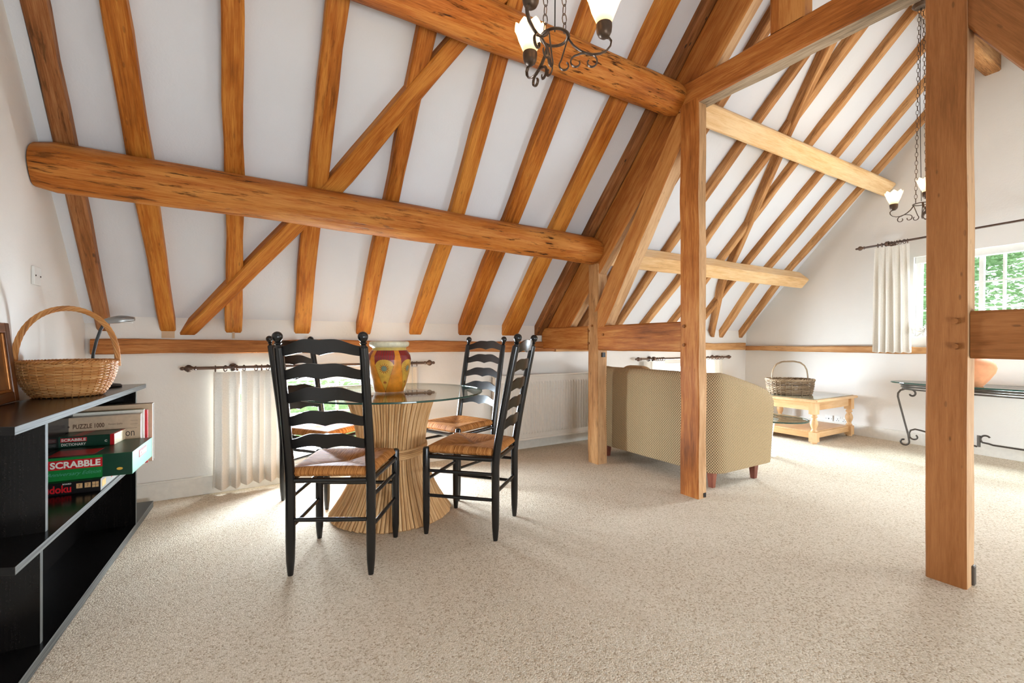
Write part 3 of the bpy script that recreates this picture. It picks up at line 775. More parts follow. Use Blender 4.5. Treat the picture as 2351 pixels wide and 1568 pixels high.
def make_chair():
    t = thing('dining_chair', '', 'chair', (0, 0, 0), 'ladder-back dining chairs')
    RW, FW, DP = .182, .205, .398
    bl = M['black_lacquer']
    for s in (-1, 1):
        zz = [0, .02, .07, .16, .28, .40, .46, .52, .6, .7, .8, .9, 1.0, 1.04]
        rr = [.012, .0145, .019, .021, .0215, .0215, .0215, .0215, .021, .021, .0205, .02, .0195, .019]
        p = MB().tube([(s * RW, yback(z), z) for z in zz], rr, 14).build('post', bl, t, smooth=True)
        fin = [(1.04, .019), (1.046, .012), (1.052, .010), (1.058, .0165), (1.064, .011), (1.068, .014), (1.075, .0195), (1.084, .022), (1.093, .0215), (1.101, .017), (1.106, .010), (1.108, .003)]
        MB().tube([(s * RW, yback(z), z) for z, _ in fin], [r for _, r in fin], 16).build('finial', bl, p, smooth=True, angle=50)
        zz = [0, .02, .07, .2, .36, .47, .48, .484]; rr = [.012, .0145, .019, .0205, .0205, .0195, .017, .008]
        MB().tube([(s * FW, DP, z) for z in zz], rr, 14).build('leg', bl, t, smooth=True)
        for z, r in ((.352, .0105), (.215, .0105)):
            MB().tube([(s * RW, 0, z), (s * (RW + FW) / 2, DP / 2, z), (s * FW, DP, z)], [r * .85, r, r * .85], 10).build('stretcher', bl, t, smooth=True)
        MB().tube([(s * RW, 0, .432), (s * FW, DP, .432)], .013, 10).build('seat_rail', bl, t, smooth=True)
    MB().tube([(-RW, 0, .252), (0, 0, .252), (RW, 0, .252)], [.009, .0105, .009], 10).build('stretcher', bl, t, smooth=True)
    MB().tube([(-FW, DP, .30), (0, DP, .30), (FW, DP, .30)], [.009, .0105, .009], 10).build('stretcher', bl, t, smooth=True)
    MB().tube([(-RW, 0, .432), (RW, 0, .432)], .012, 10).build('seat_rail', bl, t, smooth=True)
    MB().tube([(-FW, DP, .432), (FW, DP, .432)], .013, 10).build('seat_rail', bl, t, smooth=True)
    for z in (1.003, .898, .793, .688, .583):
        slat_mb(RW - .005, z + .043 - .001, yback(z + .02), .022, .18).build('slat', bl, t, smooth=True, angle=35)
    # rush seat: four woven triangles round a dip, with rolled edges
    n = 24; vs, fs, gs = [], [], []
    def P(u, v):   # u across -1..1, v front/back -1..1
        y = DP / 2 + v * (DP / 2 + .012); hw = RW + (FW - RW) * (y / DP) + .008
        return u * hw, y
    for layer in (1, -1):
        for j in range(n + 1):
            for i in range(n + 1):
                u, v = -1 + 2 * i / n, -1 + 2 * j / n
                u = math.copysign(abs(u) ** .8, u); v = math.copysign(abs(v) ** .8, v)
                x, y = P(u, v); m = max(abs(u), abs(v))
                prof_ = .468 + .006 * math.sin(m * PI * .8) + .010 * m * m - .012 * (1 - m) ** 2 - .004 * (1 - abs(abs(u) - abs(v))) ** 6
                edge = max(0, (m - .86) / .14)
                if layer == 1: z = prof_ + .012 - edge ** 2 * .024
                else: z = .446 + edge ** 2 * .018
                if m > .97:
                    cor = min(abs(u), abs(v))
                    if cor > .8: x *= 1 - .05 * (cor - .8) / .2; y = DP / 2 + (y - DP / 2) * (1 - .05 * (cor - .8) / .2)
                vs.append(V((x, y, z)))
                gs.append((x, y, 0) if abs(v) >= abs(u) else (y + 3, x, 0))
    N = (n + 1) ** 2
    for j in range(n):
        for i in range(n):
            q = (j * (n + 1) + i, j * (n + 1) + i + 1, (j + 1) * (n + 1) + i + 1, (j + 1) * (n + 1) + i)
            fs.append(q); fs.append(tuple(N + k for k in q[::-1]))
    bd = [i for i in range(n)] + [(j) * (n + 1) + n for j in range(n)] + [n * (n + 1) + n - i for i in range(n)] + [(n - j) * (n + 1) for j in range(n)]
    for k in range(len(bd)):
        a, b = bd[k], bd[(k + 1) % len(bd)]
        fs.append((b, a, N + a, N + b))
    m = MB(); m.add(vs, fs, gs); m.build('seat', M['rush'], t, smooth=True, angle=80)
    return t
ch0 = make_chair()
chairs = [((.3685, 2.21), (.49, .87), 'black ladder-back chair nearest, seen from behind before the glass table'),
          ((1.322, 2.257), (-.675, .74), 'black ladder-back chair seen side-on between the table base and the tall post'),
          ((1.57, 3.14), (-.93, -.36), 'black ladder-back chair by the wall beside the radiator'),
          ((.411, 3.53), (.61, -.79), 'black ladder-back chair on the window side, glimpsed through the nearest chair')]
for k, ((x, y), (fx, fy), lab) in enumerate(chairs):
    o = ch0 if k == 0 else copy_tree(ch0)
    o.location = (x, y, 0); o.rotation_euler = (0, 0, math.atan2(-fx, fy)); o['label'] = lab

# ------------------------------------------------------------------ glass dining table on a wheat-sheaf base
TC = V((.84, 2.86, 0))
dt = thing('dining_table', 'round glass dining table on a bundled-cane wheat-sheaf pedestal', 'table', TC)
n = 96; R = .572
mb = MB(); mb.lathe([(0.0001, .745), (R - .002, .745), (R, .747), (R, .753), (R - .002, .755), (0.0001, .755)], TC, n)
mb.mi = [1 if (abs(sum((mb.v[i].z for i in f)) / len(f) - .75) < .0049) else 0 for f in mb.f]
mb.build('glass_top', [M['glass_top'], M['glass_edge']], dt)
mb = MB(); K = 94
for k in range(K):
    a = 2 * PI * k / K; tw = .35; path, rad = [], []
    j1, j2, j3 = (random.uniform(-.004, .004) for _ in range(3))
    for i in range(15):
        t = i / 14; z = .004 + .737 * t
        zz = (z - .40) / .40
        r = .198 + (.165 * (-zz) ** 1.75 if zz < 0 else .10 * zz ** 1.9) + j1 * (abs(zz)) + (.004 if k % 2 else 0)
        aa = a + tw * (t - .5) * .35 + j2 * (t - .5)
        path.append(TC + V((r * math.cos(aa), r * math.sin(aa), z))); rad.append(PI * r / K * .98 * (1 + .10 * noise.noise(V((k, i, 0)))))
    mb.tube(path, rad, 7)
mb.build('cane_sheaf', M['rattan'], dt, smooth=True)
mb = MB(); mb.lathe([(.325, .006), (.24, .13), (.183, .30), (.18, .42), (.195, .55), (.262, .735)], TC, 40); mb.build('dark_core', M['oak_rafter_old'], dt, smooth=True)  # solid core, its dark colour stands for shade between the canes
mb = MB()
for k in range(5):
    mb.tube([TC + V(((.214 + .002 * (k % 2)) * math.cos(a), (.214 + .002 * (k % 2)) * math.sin(a), .375 + .011 * k + .01 * math.sin(a + 1))) for a in [2 * PI * i / 48 for i in range(48)]], .0075, 6, closed=True)
mb.build('cane_binding', M['rattan'], dt, smooth=True)

# painted vase
VC = TC + V((-.015, .0, .7555))
def vase():
    prof = [(0, .0), (.082, .0), (.088, .004), (.105, .05), (.121, .11), (.131, .165), (.134, .20), (.128, .228), (.112, .252), (.104, .262), (.102, .272), (.106, .278), (.118, .284), (.122, .295), (.122, .304), (.117, .312), (.108, .314), (.098, .308), (.092, .28)]
    def rad(z):
        for (r0, z0), (r1, z1) in zip(prof[1:15], prof[2:16]):
            if z0 <= z <= z1 and z1 > z0: return r0 + (r1 - r0) * (z - z0) / (z1 - z0)
        return .1
    nz, na = 150, 288
    zs = [.314 * i / nz for i in range(nz + 1)]
    mb = MB(); rings = []
    # smooth outer profile
    def prad(z):
        pts = prof[2:17]
        for (r0, z0), (r1, z1) in zip(pts, pts[1:]):
            if z0 <= z <= z1 + 1e-9:
                t = (z - z0) / max(1e-6, z1 - z0); t = t * t * (3 - 2 * t) if z > .25 else t
                return r0 + (r1 - r0) * t
        return pts[0][0]
    face_a = math.atan2(-TC.y, -TC.x) - .24
    for z in zs: rings.append([VC + V((prad(z) * math.cos(face_a + 2 * PI * k / na), prad(z) * math.sin(face_a + 2 * PI * k / na), z)) for k in range(na)])
    mb.loft(rings, None, cap=True)
    idx = []
    P5 = 5
    for i in range(nz):
        z = (zs[i] + zs[i + 1]) / 2
        for k in range(na):
            ph = ((k + .5) / na * P5 + .5) % 1 - .5            # -.5 .. .5 across one motif
            w = ph / P5 * 2 * PI * prad(z)                       # metres from the motif centre
            c = 0                                                # orange ground
            if z > .258: c = 4 if z < .276 else 5
            else:
                hw = .056 * max(0, min(1, (z - .008) / .155)) if z < .163 else .056
                arch = .165 + .038 * math.sqrt(max(0, 1 - (w / .057) ** 2)) if abs(w) < .057 else 0
                if z > .158 and abs(w) < .057 + .012 * (z - .158) / .1 - .016 * max(0, (z - .225) / .033) and z > arch: c = 2 if math.sin(w * 420) > -.3 else 3
                elif abs(w) < hw and z <= max(arch, .165): c = 1
                elif abs(abs(w) - hw) < .0016 and z < .17: c = 6
                d = math.hypot(w, z - .148); an = math.atan2(z - .148, w)
                if d < .0165: c = 7
                elif d < .036 and (1 - (d - .0165) / .0195) * .75 > abs(((an / (2 * PI) * 14 + .35 * (d / .036)) % 1) - .5) * 2 + .12: c = 6
                d2 = math.hypot(w, z - .062); an2 = math.atan2(z - .062, w)
                if d2 < .011 and (d2 < .004 or abs(((an2 / (2 * PI) * 8) % 1) - .5) * 2 < .55): c = 6
            idx.append(c)
    mb.mi = idx + [0, 5]
    cols = [(222, 140, 40), (214, 166, 66), (150, 30, 30), (116, 52, 50), (206, 178, 98), (226, 220, 192), (146, 70, 34), (120, 132, 112)]
    ms = [plain('vase_glaze_%s' % q, srgb(*c), .35, 0, .5, .12, 24) for q, c in zip(('orange', 'ochre', 'red', 'plum', 'straw', 'cream', 'rust', 'slate'), cols)]
    o = mb.build('painted_vase', ms, smooth=True, angle=60)
    return tag(o, 'yellow and red painted vase with sun motifs on the glass dining table', 'vase')
vase()

# ------------------------------------------------------------------ black shelf unit in the corner
CA = math.radians(3.2); CU = V((math.sin(CA), math.cos(CA), 0)); CW = V((-math.cos(CA), math.sin(CA), 0)); CO = V((-.50, 2.6, 0))
def cp(l, d, z): return CO + CU * l + CW * d + V((0, 0, z))
su = thing('shelf_unit', 'low black ash shelf unit along the near gable wall', 'shelf unit', cp(0, .15, 0))
def board(name, l0, l1, d0, d1, z0, z1, slant=.0):
    mb = MB()
    P = [cp(l0, d0, z0), cp(l1, d0, z0), cp(l1, d1, z0), cp(l0 + slant, d1, z0)]
    mb.poly(P, (0, 0, z1 - z0))
    mb.g = [((p - CO).dot(CU), (p - CO).dot(CW), p.z) for p in mb.v]
    mb.mi = [1 if k in (2,) else 0 for k in range(len(mb.f))]
    return mb.build(name, [M['black_ash'], M['edge_band']], su, bevel=.0015)
board('top', -.755, .80, 0, .27, .795, .82, .13)
board('shelf', -.735, .78, .006, .25, .388, .4125, .10)
board('base', -.78, 1.10, .02, .25, .005, .045, .10)
def upright(name, l, d0, z0, z1, th=.022):
    mb = MB(); P = [cp(l, d0, z0), cp(l + th, d0, z0), cp(l + th, .24, z0), cp(l, .24, z0)]
    mb.poly(P, (0, 0, z1 - z0)); mb.g = [(p.z, (p - CO).dot(CW), (p - CO).dot(CU)) for p in mb.v]
    mb.mi = [1 if k == 2 else 0 for k in range(len(mb.f))]
    mb.build(name, [M['black_ash'], M['edge_band']], su, bevel=.001)
upright('divider', -.445, .035, .4125, .795); upright('divider', -.47, .04, .045, .388)
upright('end_panel', .665, .02, .045, .795)
mb = MB(); P = [cp(-.58, .232, .045), cp(.66, .232, .045), cp(.66, .24, .045), cp(-.58, .24, .045)]; mb.poly(P, (0, 0, .75)); mb.build('back_panel', M['black_ash'], su)

# ------------------------------------------------------------------ lettering
def letters(parent, name, text, o, u, v, width, height, mat, depth=.0006, shear=0.0, bold=0.0):
    cu = bpy.data.curves.new('text', 'FONT'); cu.body = text; cu.size = 1; cu.shear = shear; cu.offset = bold; cu.resolution_u = 3
    to = bpy.data.objects.new('text', cu); me = bpy.data.meshes.new_from_object(to)
    xs = [w.co.x for w in me.vertices]; ys = [w.co.y for w in me.vertices]
    x0, x1, y0, y1 = min(xs), max(xs), min(ys), max(ys)
    u, v, o = V(u).normalized(), V(v).normalized(), V(o); n = u.cross(v)
    mb = MB()
    mb.add([o + u * ((w.co.x - x0) / (x1 - x0) * width) + v * ((w.co.y - y0) / (y1 - y0) * height) + n * depth for w in me.vertices], [tuple(p.vertices) for p in me.polygons])
    bpy.data.objects.remove(to); bpy.data.curves.remove(cu); bpy.data.meshes.remove(me)
    return mb.build(name, mat, parent)
def panel(parent, name, o, u, v, w, h, mat, depth=.0003, th=.0006):
    u, v, o = V(u).normalized(), V(v).normalized(), V(o); n = u.cross(v)
    mb = MB(); mb.poly([o, o + u * w, o + u * w + v * h, o + v * h][::-1], n * (depth + th)); return mb.build(name, mat, parent)

def carton(name, label, cat, corner, ang, w, d, h, mats):
    """corner = right front bottom corner; w runs towards the gable wall, d away from the viewer. mats: body, front face, room-side face"""
    c = V(corner); u = V((math.cos(ang), math.sin(ang), 0)); v = V((-math.sin(ang), math.cos(ang), 0))
    mb = MB(); mb.poly([c - u * w, c, c + v * d, c + v * d - u * w], (0, 0, h))
    mb.mi = [0, 0, 1, 2, 0, 0]
    o = tag(mb.build(name, mats, bevel=.0012), label, cat)
    return o, u, v
ZS = .4125; Z = V((0, 0, 1))
o, u, v = carton('board_game_box', 'black boxed number puzzle game lying at the bottom of the shelf stack', 'board game', (-.51, 2.64, ZS), math.radians(-3), .272, .27, .052, [M['card_black'], M['card_black'], M['card_grey']])
c = V((-.51, 2.64, ZS))
letters(o, 'lettering', 'sudoku', c - u * .196 + Z * .008, u, Z, .100, .033, M['card_red'], bold=.03)
letters(o, 'lettering', 'BOARD', c - u * .124 + Z * .0415, u, Z, .028, .006, M['card_white'], bold=.02)
for k in range(2):
    panel(o, 'tile_print', c - u * (.080 - .027 * k) + Z * .021, u, Z, .020, .021, M['card_tan'])
    letters(o, 'lettering', '7', c - u * (.073 - .027 * k) + Z * .025, u, Z, .006, .013, M['card_ink'], .0012)
for a in range(2):
    for b in range(2): panel(o, 'tile_print', c - u * (.028 - .0115 * a) + Z * (.019 + .0125 * b), u, Z, .0100, .011, M['card_tan'])
panel(o, 'side_label', c + v * .02 + Z * .012, v, Z, .05, .028, M['card_yellow']); panel(o, 'side_label', c + v * .15 + Z * .02, v, Z, .05, .028, M['card_red'])

zb = ZS + .0525
c = V((-.405, 2.662, zb))
o, u, v = carton('board_game_box', 'large green boxed word game sticking out over the shelf edge', 'board game', c, math.radians(-4), .385, .36, .10, [M['card_dark_green'], M['card_green'], M['card_mint']])
panel(o, 'logo', c - u * .283 + Z * .048, u, Z, .178, .040, M['card_red'], .0004, .0012)
letters(o, 'lettering', 'SCRABBLE', c - u * .277 + Z * .0535, u, Z, .166, .029, M['card_white'], .0022, 0, .035)
letters(o, 'lettering', 'Anniversary Edition', c - u * .29 + Z * .016, u, Z, .18, .020, M['card_mint'], .0006, .4)
mb = MB(); mb.tube([c - u * .045 + Z * .03 - v * .0002, c - u * .045 + Z * .03 - v * .001], .011, 20); mb.v = [V((p.x, p.y, c.z + .03 + (p.z - c.z - .03) * .55)) for p in mb.v]; mb.build('maker_badge', M['card_yellow'], o)
panel(o, 'dark_panel', c - u * .105 + Z * .001, u, Z, .104, .098, M['card_dark_green'], .0001, .0001)
panel(o, 'logo', c + v * .11 + Z * .05, v, Z, .13, .034, M['card_red'], .0004, .001)
letters(o, 'lettering', 'SCRABBLE', c + v * .116 + Z * .055, v, Z, .118, .023, M['card_white'], .002, 0, .035)
panel(o, 'lid_print', c - u * .30 + v * .03 + Z * .1, u, v, .16, .13, M['card_red'], .0002, .0003)

zb2 = zb + .1005; c = V((-.509, 2.895, zb2))
o, u, v = carton('dictionary', 'thick green and red word-game dictionary lying on the green game box', 'book', c, math.radians(-8), .214, .14, .052, [M['card_dark_green'], M['card_dark_green'], M['paper']])
panel(o, 'cover_edge', c - u * .016 + Z * .0, u, Z, .016, .052, M['card_red'], .0002, .0006)
panel(o, 'logo', c - u * .20 + Z * .026, u, Z, .096, .019, M['card_red'], .0003, .0008)
letters(o, 'lettering', 'SCRABBLE', c - u * .197 + Z * .029, u, Z, .09, .013, M['card_white'], .0016, 0, .03)
letters(o, 'lettering', 'DICTIONARY', c - u * .197 + Z * .0075, u, Z, .09, .0125, M['card_white'], .0006, 0, .02)
letters(o, 'lettering', 'C', c - u * .037 + Z * .017, u, Z, .010, .010, M['card_white'], .0006, 0, .03)
panel(o, 'cover_print', c - u * .16 + v * .0 + Z * .052, u, v, .04, .14, M['card_red'], .0002, .0003)
panel(o, 'cover_print', c - u * .014 + v * .0 + Z * .052, u, v, .014, .14, M['card_red'], .0002, .0003)

c = V((-.43, 3.045, ZS))
o, u, v = carton('puzzle_box', 'beige jigsaw puzzle box standing upright behind the games', 'puzzle', c, 0, .36, .05, .276, [M['card_beige'], M['card_beige'], M['card_grey']])
letters(o, 'lettering', 'PUZZLE 1000', c - u * .262 + Z * .220, u, Z, .118, .023, M['card_brown'], bold=.02)
letters(o, 'lettering', 'Premium Quality', c - u * .128 + Z * .227, u, Z, .055, .010, M['card_brown'])
mb = MB(); q = c - u * .292 + Z * .232
mb.box(q - v * .0006, (.02, .0012, .018))
for dx, dz in ((-.013, 0), (.013, 0), (0, .012)): mb.tube([q + V((dx, -.0001, dz)), q + V((dx, -.0012, dz))], .0055, 12)
mb.build('jigsaw_emblem', M['card_brown'], o)
panel(o, 'ruled_line', c - u * .35 + Z * .205, u, Z, .335, .0012, M['card_brown'])
letters(o, 'lettering', 'ton', c - u * .075 + Z * .165, u, Z, .05, .03, M['card_ink'])
panel(o, 'stamp_frame', c - u * .042 + Z * .226, u, Z, .030, .0008, M['card_brown']); panel(o, 'stamp_frame', c - u * .042 + Z * .244, u, Z, .030, .0008, M['card_brown'])
for k in range(7):
    a = math.radians(20 + 18 * k); mb = MB(); p = c - u * .31 + Z * .155
    mb.tube([p + V((.012 * math.cos(a), -.0006, .012 * math.sin(a))), p + V((.05 * math.cos(a), -.0006, .05 * math.sin(a)))], .0007, 4); mb.build('ray_print', M['card_ink'], o)
tag(carton('picture_book', 'slim green-topped white book squeezed behind the jigsaw box', 'book', (-.424, 3.10, ZS), 0, .35, .022, .292, [M['card_green'], M['card_white'], M['card_white']])[0])
tag(carton('picture_book', 'slim red-spined book between the jigsaw box and the largest carton', 'book', (-.412, 3.127, ZS), 0, .35, .022, .286, [M['card_white'], M['card_red'], M['card_red']])[0])
o, u, v = carton('game_carton', 'tallest beige game carton with black seams at the back of the shelf', 'board game', (-.395, 3.156, ZS), 0, .39, .062, .315, [M['card_beige'], M['card_beige'], M['card_white']])
mb = MB(); c = V((-.395, 3.156, ZS)); mb.box(c + V((.0006, .03, .157)), (.002, .008, .31)); mb.box(c + V((-.195, .03, .3155)), (.39, .008, .002)); mb.build('lid_seam', M['card_black'], o)

# desk lamp on the unit
LB = V((-.60, 3.25, .8205))
dl = thing('desk_lamp', 'small black gooseneck desk lamp behind the wicker basket', 'lamp', LB)
MB().lathe([(.0001, 0), (.06, 0), (.062, .006), (.055, .014), (.02, .02), (.0001, .021)], LB, 24).build('base', M['dark_plastic'], dl, smooth=True)
MB().tube([LB + V(p) for p in ((0, 0, .015), (-.045, 0, .06), (-.062, 0, .12), (-.058, 0, .18), (-.045, 0, .25), (-.028, 0, .31), (-.012, 0, .345))], .0075, 10).build('stem', M['dark_plastic'], dl, smooth=True)
mb = MB(); rings = []
for i in range(13):
    t = i / 12; x = -.015 + .13 * t; w = .004 + .034 * math.sin(PI * min(1, .12 + .8 * t)) ** .8; hh = .006 + .024 * math.sin(PI * (.15 + .75 * t))
    rings.append([LB + V((x, math.cos(a) * w, .35 + .018 * t + max(-.35, math.sin(a)) * hh)) for a in [2 * PI * k / 16 for k in range(16)]])
mb.loft(rings); mb.build('head', M['lamp_grey'], dl, smooth=True)
mb = MB(); mb.box(LB + V((.068, 0, .3515)), (.075, .04, .005)); mb.build('diffuser', M['white_paint'], dl)

# leaning picture frame
pf = thing('leaning_picture', 'dark wooden picture frame leaning on the near gable wall', 'picture', (-.775, 2.48, .82))
fr_r = Matrix.Rotation(-.10, 3, 'Y')
def fb(y, z, sy, sz, name, mat, x=0, sx=.022): MB().box(V((-.778, 0, .8215)) + fr_r @ V((x, 0, z)) + V((0, y, 0)), (sx, sy, sz), fr_r).build(name, M[mat], pf, bevel=.004)
fb(2.645, .16, .04, .32, 'moulding', 'frame_wood'); fb(2.315, .16, .04, .32, 'moulding', 'frame_wood'); fb(2.48, .02, .29, .04, 'moulding', 'frame_wood'); fb(2.48, .30, .29, .04, 'moulding', 'frame_wood')
fb(2.618, .16, .012, .24, 'inner_slip', 'gold', -.002, .014); fb(2.48, .046, .27, .012, 'inner_slip', 'gold', -.002, .014)
fb(2.48, .16, .28, .25, 'print', 'picture', -.007, .004)

# ------------------------------------------------------------------ woven baskets
def basket(t, c, rx, ry, h, base, ns, rows, rw, mat, ang, belly, rough=0, sq=2.0):
    c = V(c); ca, sa = math.cos(ang), math.sin(ang)
    def pt(a, k, z, out=0):
        x = math.copysign(abs(math.cos(a)) ** (2 / sq), math.cos(a)) * (rx * k + out); y = math.copysign(abs(math.sin(a)) ** (2 / sq), math.sin(a)) * (ry * k + out)
        return c + V((x * ca - y * sa, x * sa + y * ca, z))
    def prof(f): return base + (1 - base) * math.sin(f * PI / 2) ** belly
    mb = MB(); seg = ns * 3
    for r in range(rows):
        f = (r + .5) / rows; z = rw + (h - 2 * rw) * f
        path = [pt(2 * PI * i / seg, prof(f), z + rough * noise.noise(V((i * .7, r, 2))), rw * 1.0 * math.cos(PI * (i / 3 + r)) + rough * noise.noise(V((i, r, 0)))) for i in range(seg)]
        mb.tube(path, rw * .82, 5, closed=True)
    mb.build('woven_side', M[mat], t, smooth=True)
    mb = MB()
    for k in range(ns):
        a = 2 * PI * k / ns
        mb.tube([pt(a, prof(f), h * f) for f in [i / 8 for i in range(9)]], rw * .7, 5)
    mb.build('stake', M[mat], t, smooth=True)
    mb = MB(); ring = [pt(2 * PI * i / 48, base, .003) for i in range(48)]
    mb.add([p for p in ring] + [p + V((0, 0, .008)) for p in ring], [tuple(range(48))[::-1], tuple(range(48, 96))] + [(i, (i + 1) % 48, 48 + (i + 1) % 48, 48 + i) for i in range(48)]); mb.build('bottom', M[mat], t)
    mb = MB()
    for s in range(3):
        path = [pt(2 * PI * i / 180, 1, h + rw * 1.1 * math.sin(2 * PI * (i / 180 * ns * .8 + s / 3)), rw * 1.3 * math.cos(2 * PI * (i / 180 * ns * .8 + s / 3))) for i in range(180)]
        mb.tube(path, rw * 1.05, 6, closed=True)
    mb.build('braided_rim', M[mat], t, smooth=True)
    return pt
BC = V((-.65, 2.80, .8205)); BA = math.radians(13)
bk = thing('wicker_basket', 'golden wicker basket with a twisted hoop handle on the black shelf unit', 'basket', BC)
pt = basket(bk, BC, .166, .16, .155, .68, 34, 24, .0042, 'wicker', BA, .75)
mb = MB()
for s in range(6):
    path = []
    for i in range(61):
        f = i / 60; a = PI * f
        tw = 2 * PI * (f * 5 + s / 6)
        ctr = V((-math.cos(a) * .168, 0, .13 + .265 * math.sin(a) ** .8)); rad_ = V((-math.cos(a), 0, math.sin(a)))
        rr = .0078
        q = ctr + rad_ * (rr * math.cos(tw)) + V((0, rr * math.sin(tw), 0))
        path.append(BC + V((q.x * math.cos(BA) - q.y * math.sin(BA), q.x * math.sin(BA) + q.y * math.cos(BA), q.z)))
    mb.tube(path, .0044, 6)
mb.build('handle', M['wicker'], bk, smooth=True)

# ------------------------------------------------------------------ sofa
sf = thing('sofa', 'two-seat tub sofa in speckled beige and black weave, back to the truss', 'sofa', (3.28, 2.68, 0))
SX0, SX1, SY0, SY1, ZB, AT = 2.925, 3.64, 2.03, 3.33, .11, .15
def sofa_shell():
    h = AT / 2; rc = .05
    def arc(cx, cy, a0, a1, n=7): return [(cx + rc * math.cos(a0 + (a1 - a0) * i / n), cy + rc * math.sin(a0 + (a1 - a0) * i / n)) for i in range(n + 1)]
    xb, ya, yb = SX0 + h, SY0 + h, SY1 - h
    path = [(SX1 - .01 - .63 * i / 10, ya) for i in range(10)]
    path += arc(xb + rc, ya + rc, -PI / 2, -PI, 6)
    path += [(xb, ya + rc + (yb - ya - 2 * rc) * i / 14) for i in range(1, 14)]
    path += arc(xb + rc, yb - rc, PI, PI / 2, 6)
    path += [(SX1 - .01 - .63 * i / 10, yb) for i in range(9, -1, -1)]
    rings, gr = [], []; L = 0
    for i, (x, y) in enumerate(path):
        a = path[max(0, i - 1)]; b = path[min(len(path) - 1, i + 1)]
        tdir = V((b[0] - a[0], b[1] - a[1], 0)).normalized(); out = V((-tdir.y, tdir.x, 0))
        # walking front -> back -> front keeps the room side on the other hand
        po = V((x, y, 0)) + out * h
        if i: L += (po - last).length
        last = po
        fx = max(0, min(1, (x - xb - .06) / (SX1 - xb - .06)))
        top = .838 - .16 * fx ** 1.15 - (.03 * max(0, (fx - .85) / .15) ** 2)
        pin = 1 - .06 * max(0, (fx - .95) / .05)
        sec = [(h * .96, ZB), (h, ZB + .03), (h, .3), (h * 1.02, .55 if top > .66 else .5), (h * .98, top - .06), (h * .72, top - .018), (h * .25, top), (-h * .35, top - .004), (-h * .8, top - .03), (-h, top - .08), (-h, .42), (-h, .24)]
        ring, g = [], []; vlen = 0; prev = None
        for o_, z in sec:
            bul = .022 * fx * max(0, (z - ZB) / .55)
            p = V((x, y, z)) + out * ((o_ * pin) + (bul if o_ > 0 else 0)) + V((.02 * fx * (z - ZB) / .5, 0, 0))
            if prev: vlen += (p - prev).length
            prev = p; ring.append(p); g.append((L, vlen, 0))
        rings.append(ring); gr.append(g)
    return MB().loft(rings, gr)
# outward side: the path starts on the near arm and runs to the back, so its right-hand normal faces out
mb = sofa_shell()
cen = V((3.3, 2.68, 0))
mb.build('shell', M['sofa_weave'], sf, smooth=True, angle=50)
mb = MB(); mb.box((3.31, 2.68, .20), (.62, SY1 - SY0 - AT * 1.8, .18)); mb.build('seat_base', M['sofa_weave'], sf, bevel=.02)
for s in (-1, 1): 
    mb = MB(); mb.box((3.335, 2.68 + s * .25, .36), (.60, .495, .13)); mb.build('seat_cushion', M['sofa_weave'], sf, bevel=.03)
for x, y in ((2.985, 2.10), (2.99, 3.20), (3.47, 2.075), (3.47, 3.27)):
    mb = MB(); mb.box((x, y, .0575), (.052, .052, .115), None, 0, .66); mb.build('leg', M['red_wood'], sf, bevel=.002)
mb = MB(); rings = []
for i in range(9):
    t = -1 + 2 * i / 8; w = math.sqrt(max(.0, 1 - t * t))
    rings.append([V((3.20 + .06 * t * 1.0, 3.04 + .18 * (.75 + .25 * w) * math.copysign(abs(math.cos(a)) ** .5, math.cos(a)), .655 + .195 * (.75 + .25 * w) * math.copysign(abs(math.sin(a)) ** .5, math.sin(a)))) for a in [2 * PI * k / 32 for k in range(32)]])
tag(MB().loft(rings).build('throw_cushion', M['cushion'], smooth=True), 'tan cushion whose top just shows above the sofa back', 'cushion')

# ------------------------------------------------------------------ pine coffee table, glass side table, willow basket
pt_ = thing('coffee_table', 'square pine coffee table with turned legs by the gable wall', 'table', (5.6, 2.83, 0))
X0, X1, Y0, Y1 = 5.19, 5.97, 2.45, 3.22
mb = MB(); mb.box(((X0 + X1) / 2, (Y0 + Y1) / 2, .449), (X1 - X0 + .13, Y1 - Y0 + .13, .03)); mb.build('top', M['pine'], pt_, bevel=.012)
mb = MB(); mb.box(((X0 + X1) / 2, (Y0 + Y1) / 2, .467), (X1 - X0 + .06, Y1 - Y0 + .06, .006)); mb.build('glass_inset', plain('painted_reflection', srgb(150, 142, 112), .06, 0, .5, .03), pt_, bevel=.002)  # olive reflection of the wall painted as an opaque glass colour
LR = [(.0, .0001), (.001, .026), (.01, .031), (.02, .029)]
for x in (X0, X1):
    for y in (Y0, Y1):
        mb = MB(); mb.lathe([(r, z) for z, r in LR], (x, y, 0), 18); mb.box((x, y, .07), (.072, .072, .10)); mb.box((x, y, .372), (.072, .072, .125))
        prof = [(.12, .026), (.126, .032), (.133, .033), (.14, .026), (.15, .021), (.165, .024), (.185, .033), (.21, .038), (.23, .036), (.25, .028), (.262, .022), (.27, .022), (.276, .031), (.284, .033), (.292, .028), (.30, .026), (.31, .03)]
        mb.lathe([(r, z) for z, r in prof], (x, y, 0), 20); mb.build('leg', M['pine'], pt_, smooth=True, angle=40)
for (cx_, cy_, sx_, sy_) in (((X0 + X1) / 2, Y0, X1 - X0 - .06, .022), ((X0 + X1) / 2, Y1, X1 - X0 - .06, .022), (X0, (Y0 + Y1) / 2, .022, Y1 - Y0 - .06), (X1, (Y0 + Y1) / 2, .022, Y1 - Y0 - .06)):
    MB().box((cx_, cy_, .39), (sx_, sy_, .088)).build('apron', M['pine'], pt_, bevel=.002)
    MB().box((cx_, cy_, .085), (sx_, sy_, .06)).build('shelf_rail', M['pine'], pt_, bevel=.002)
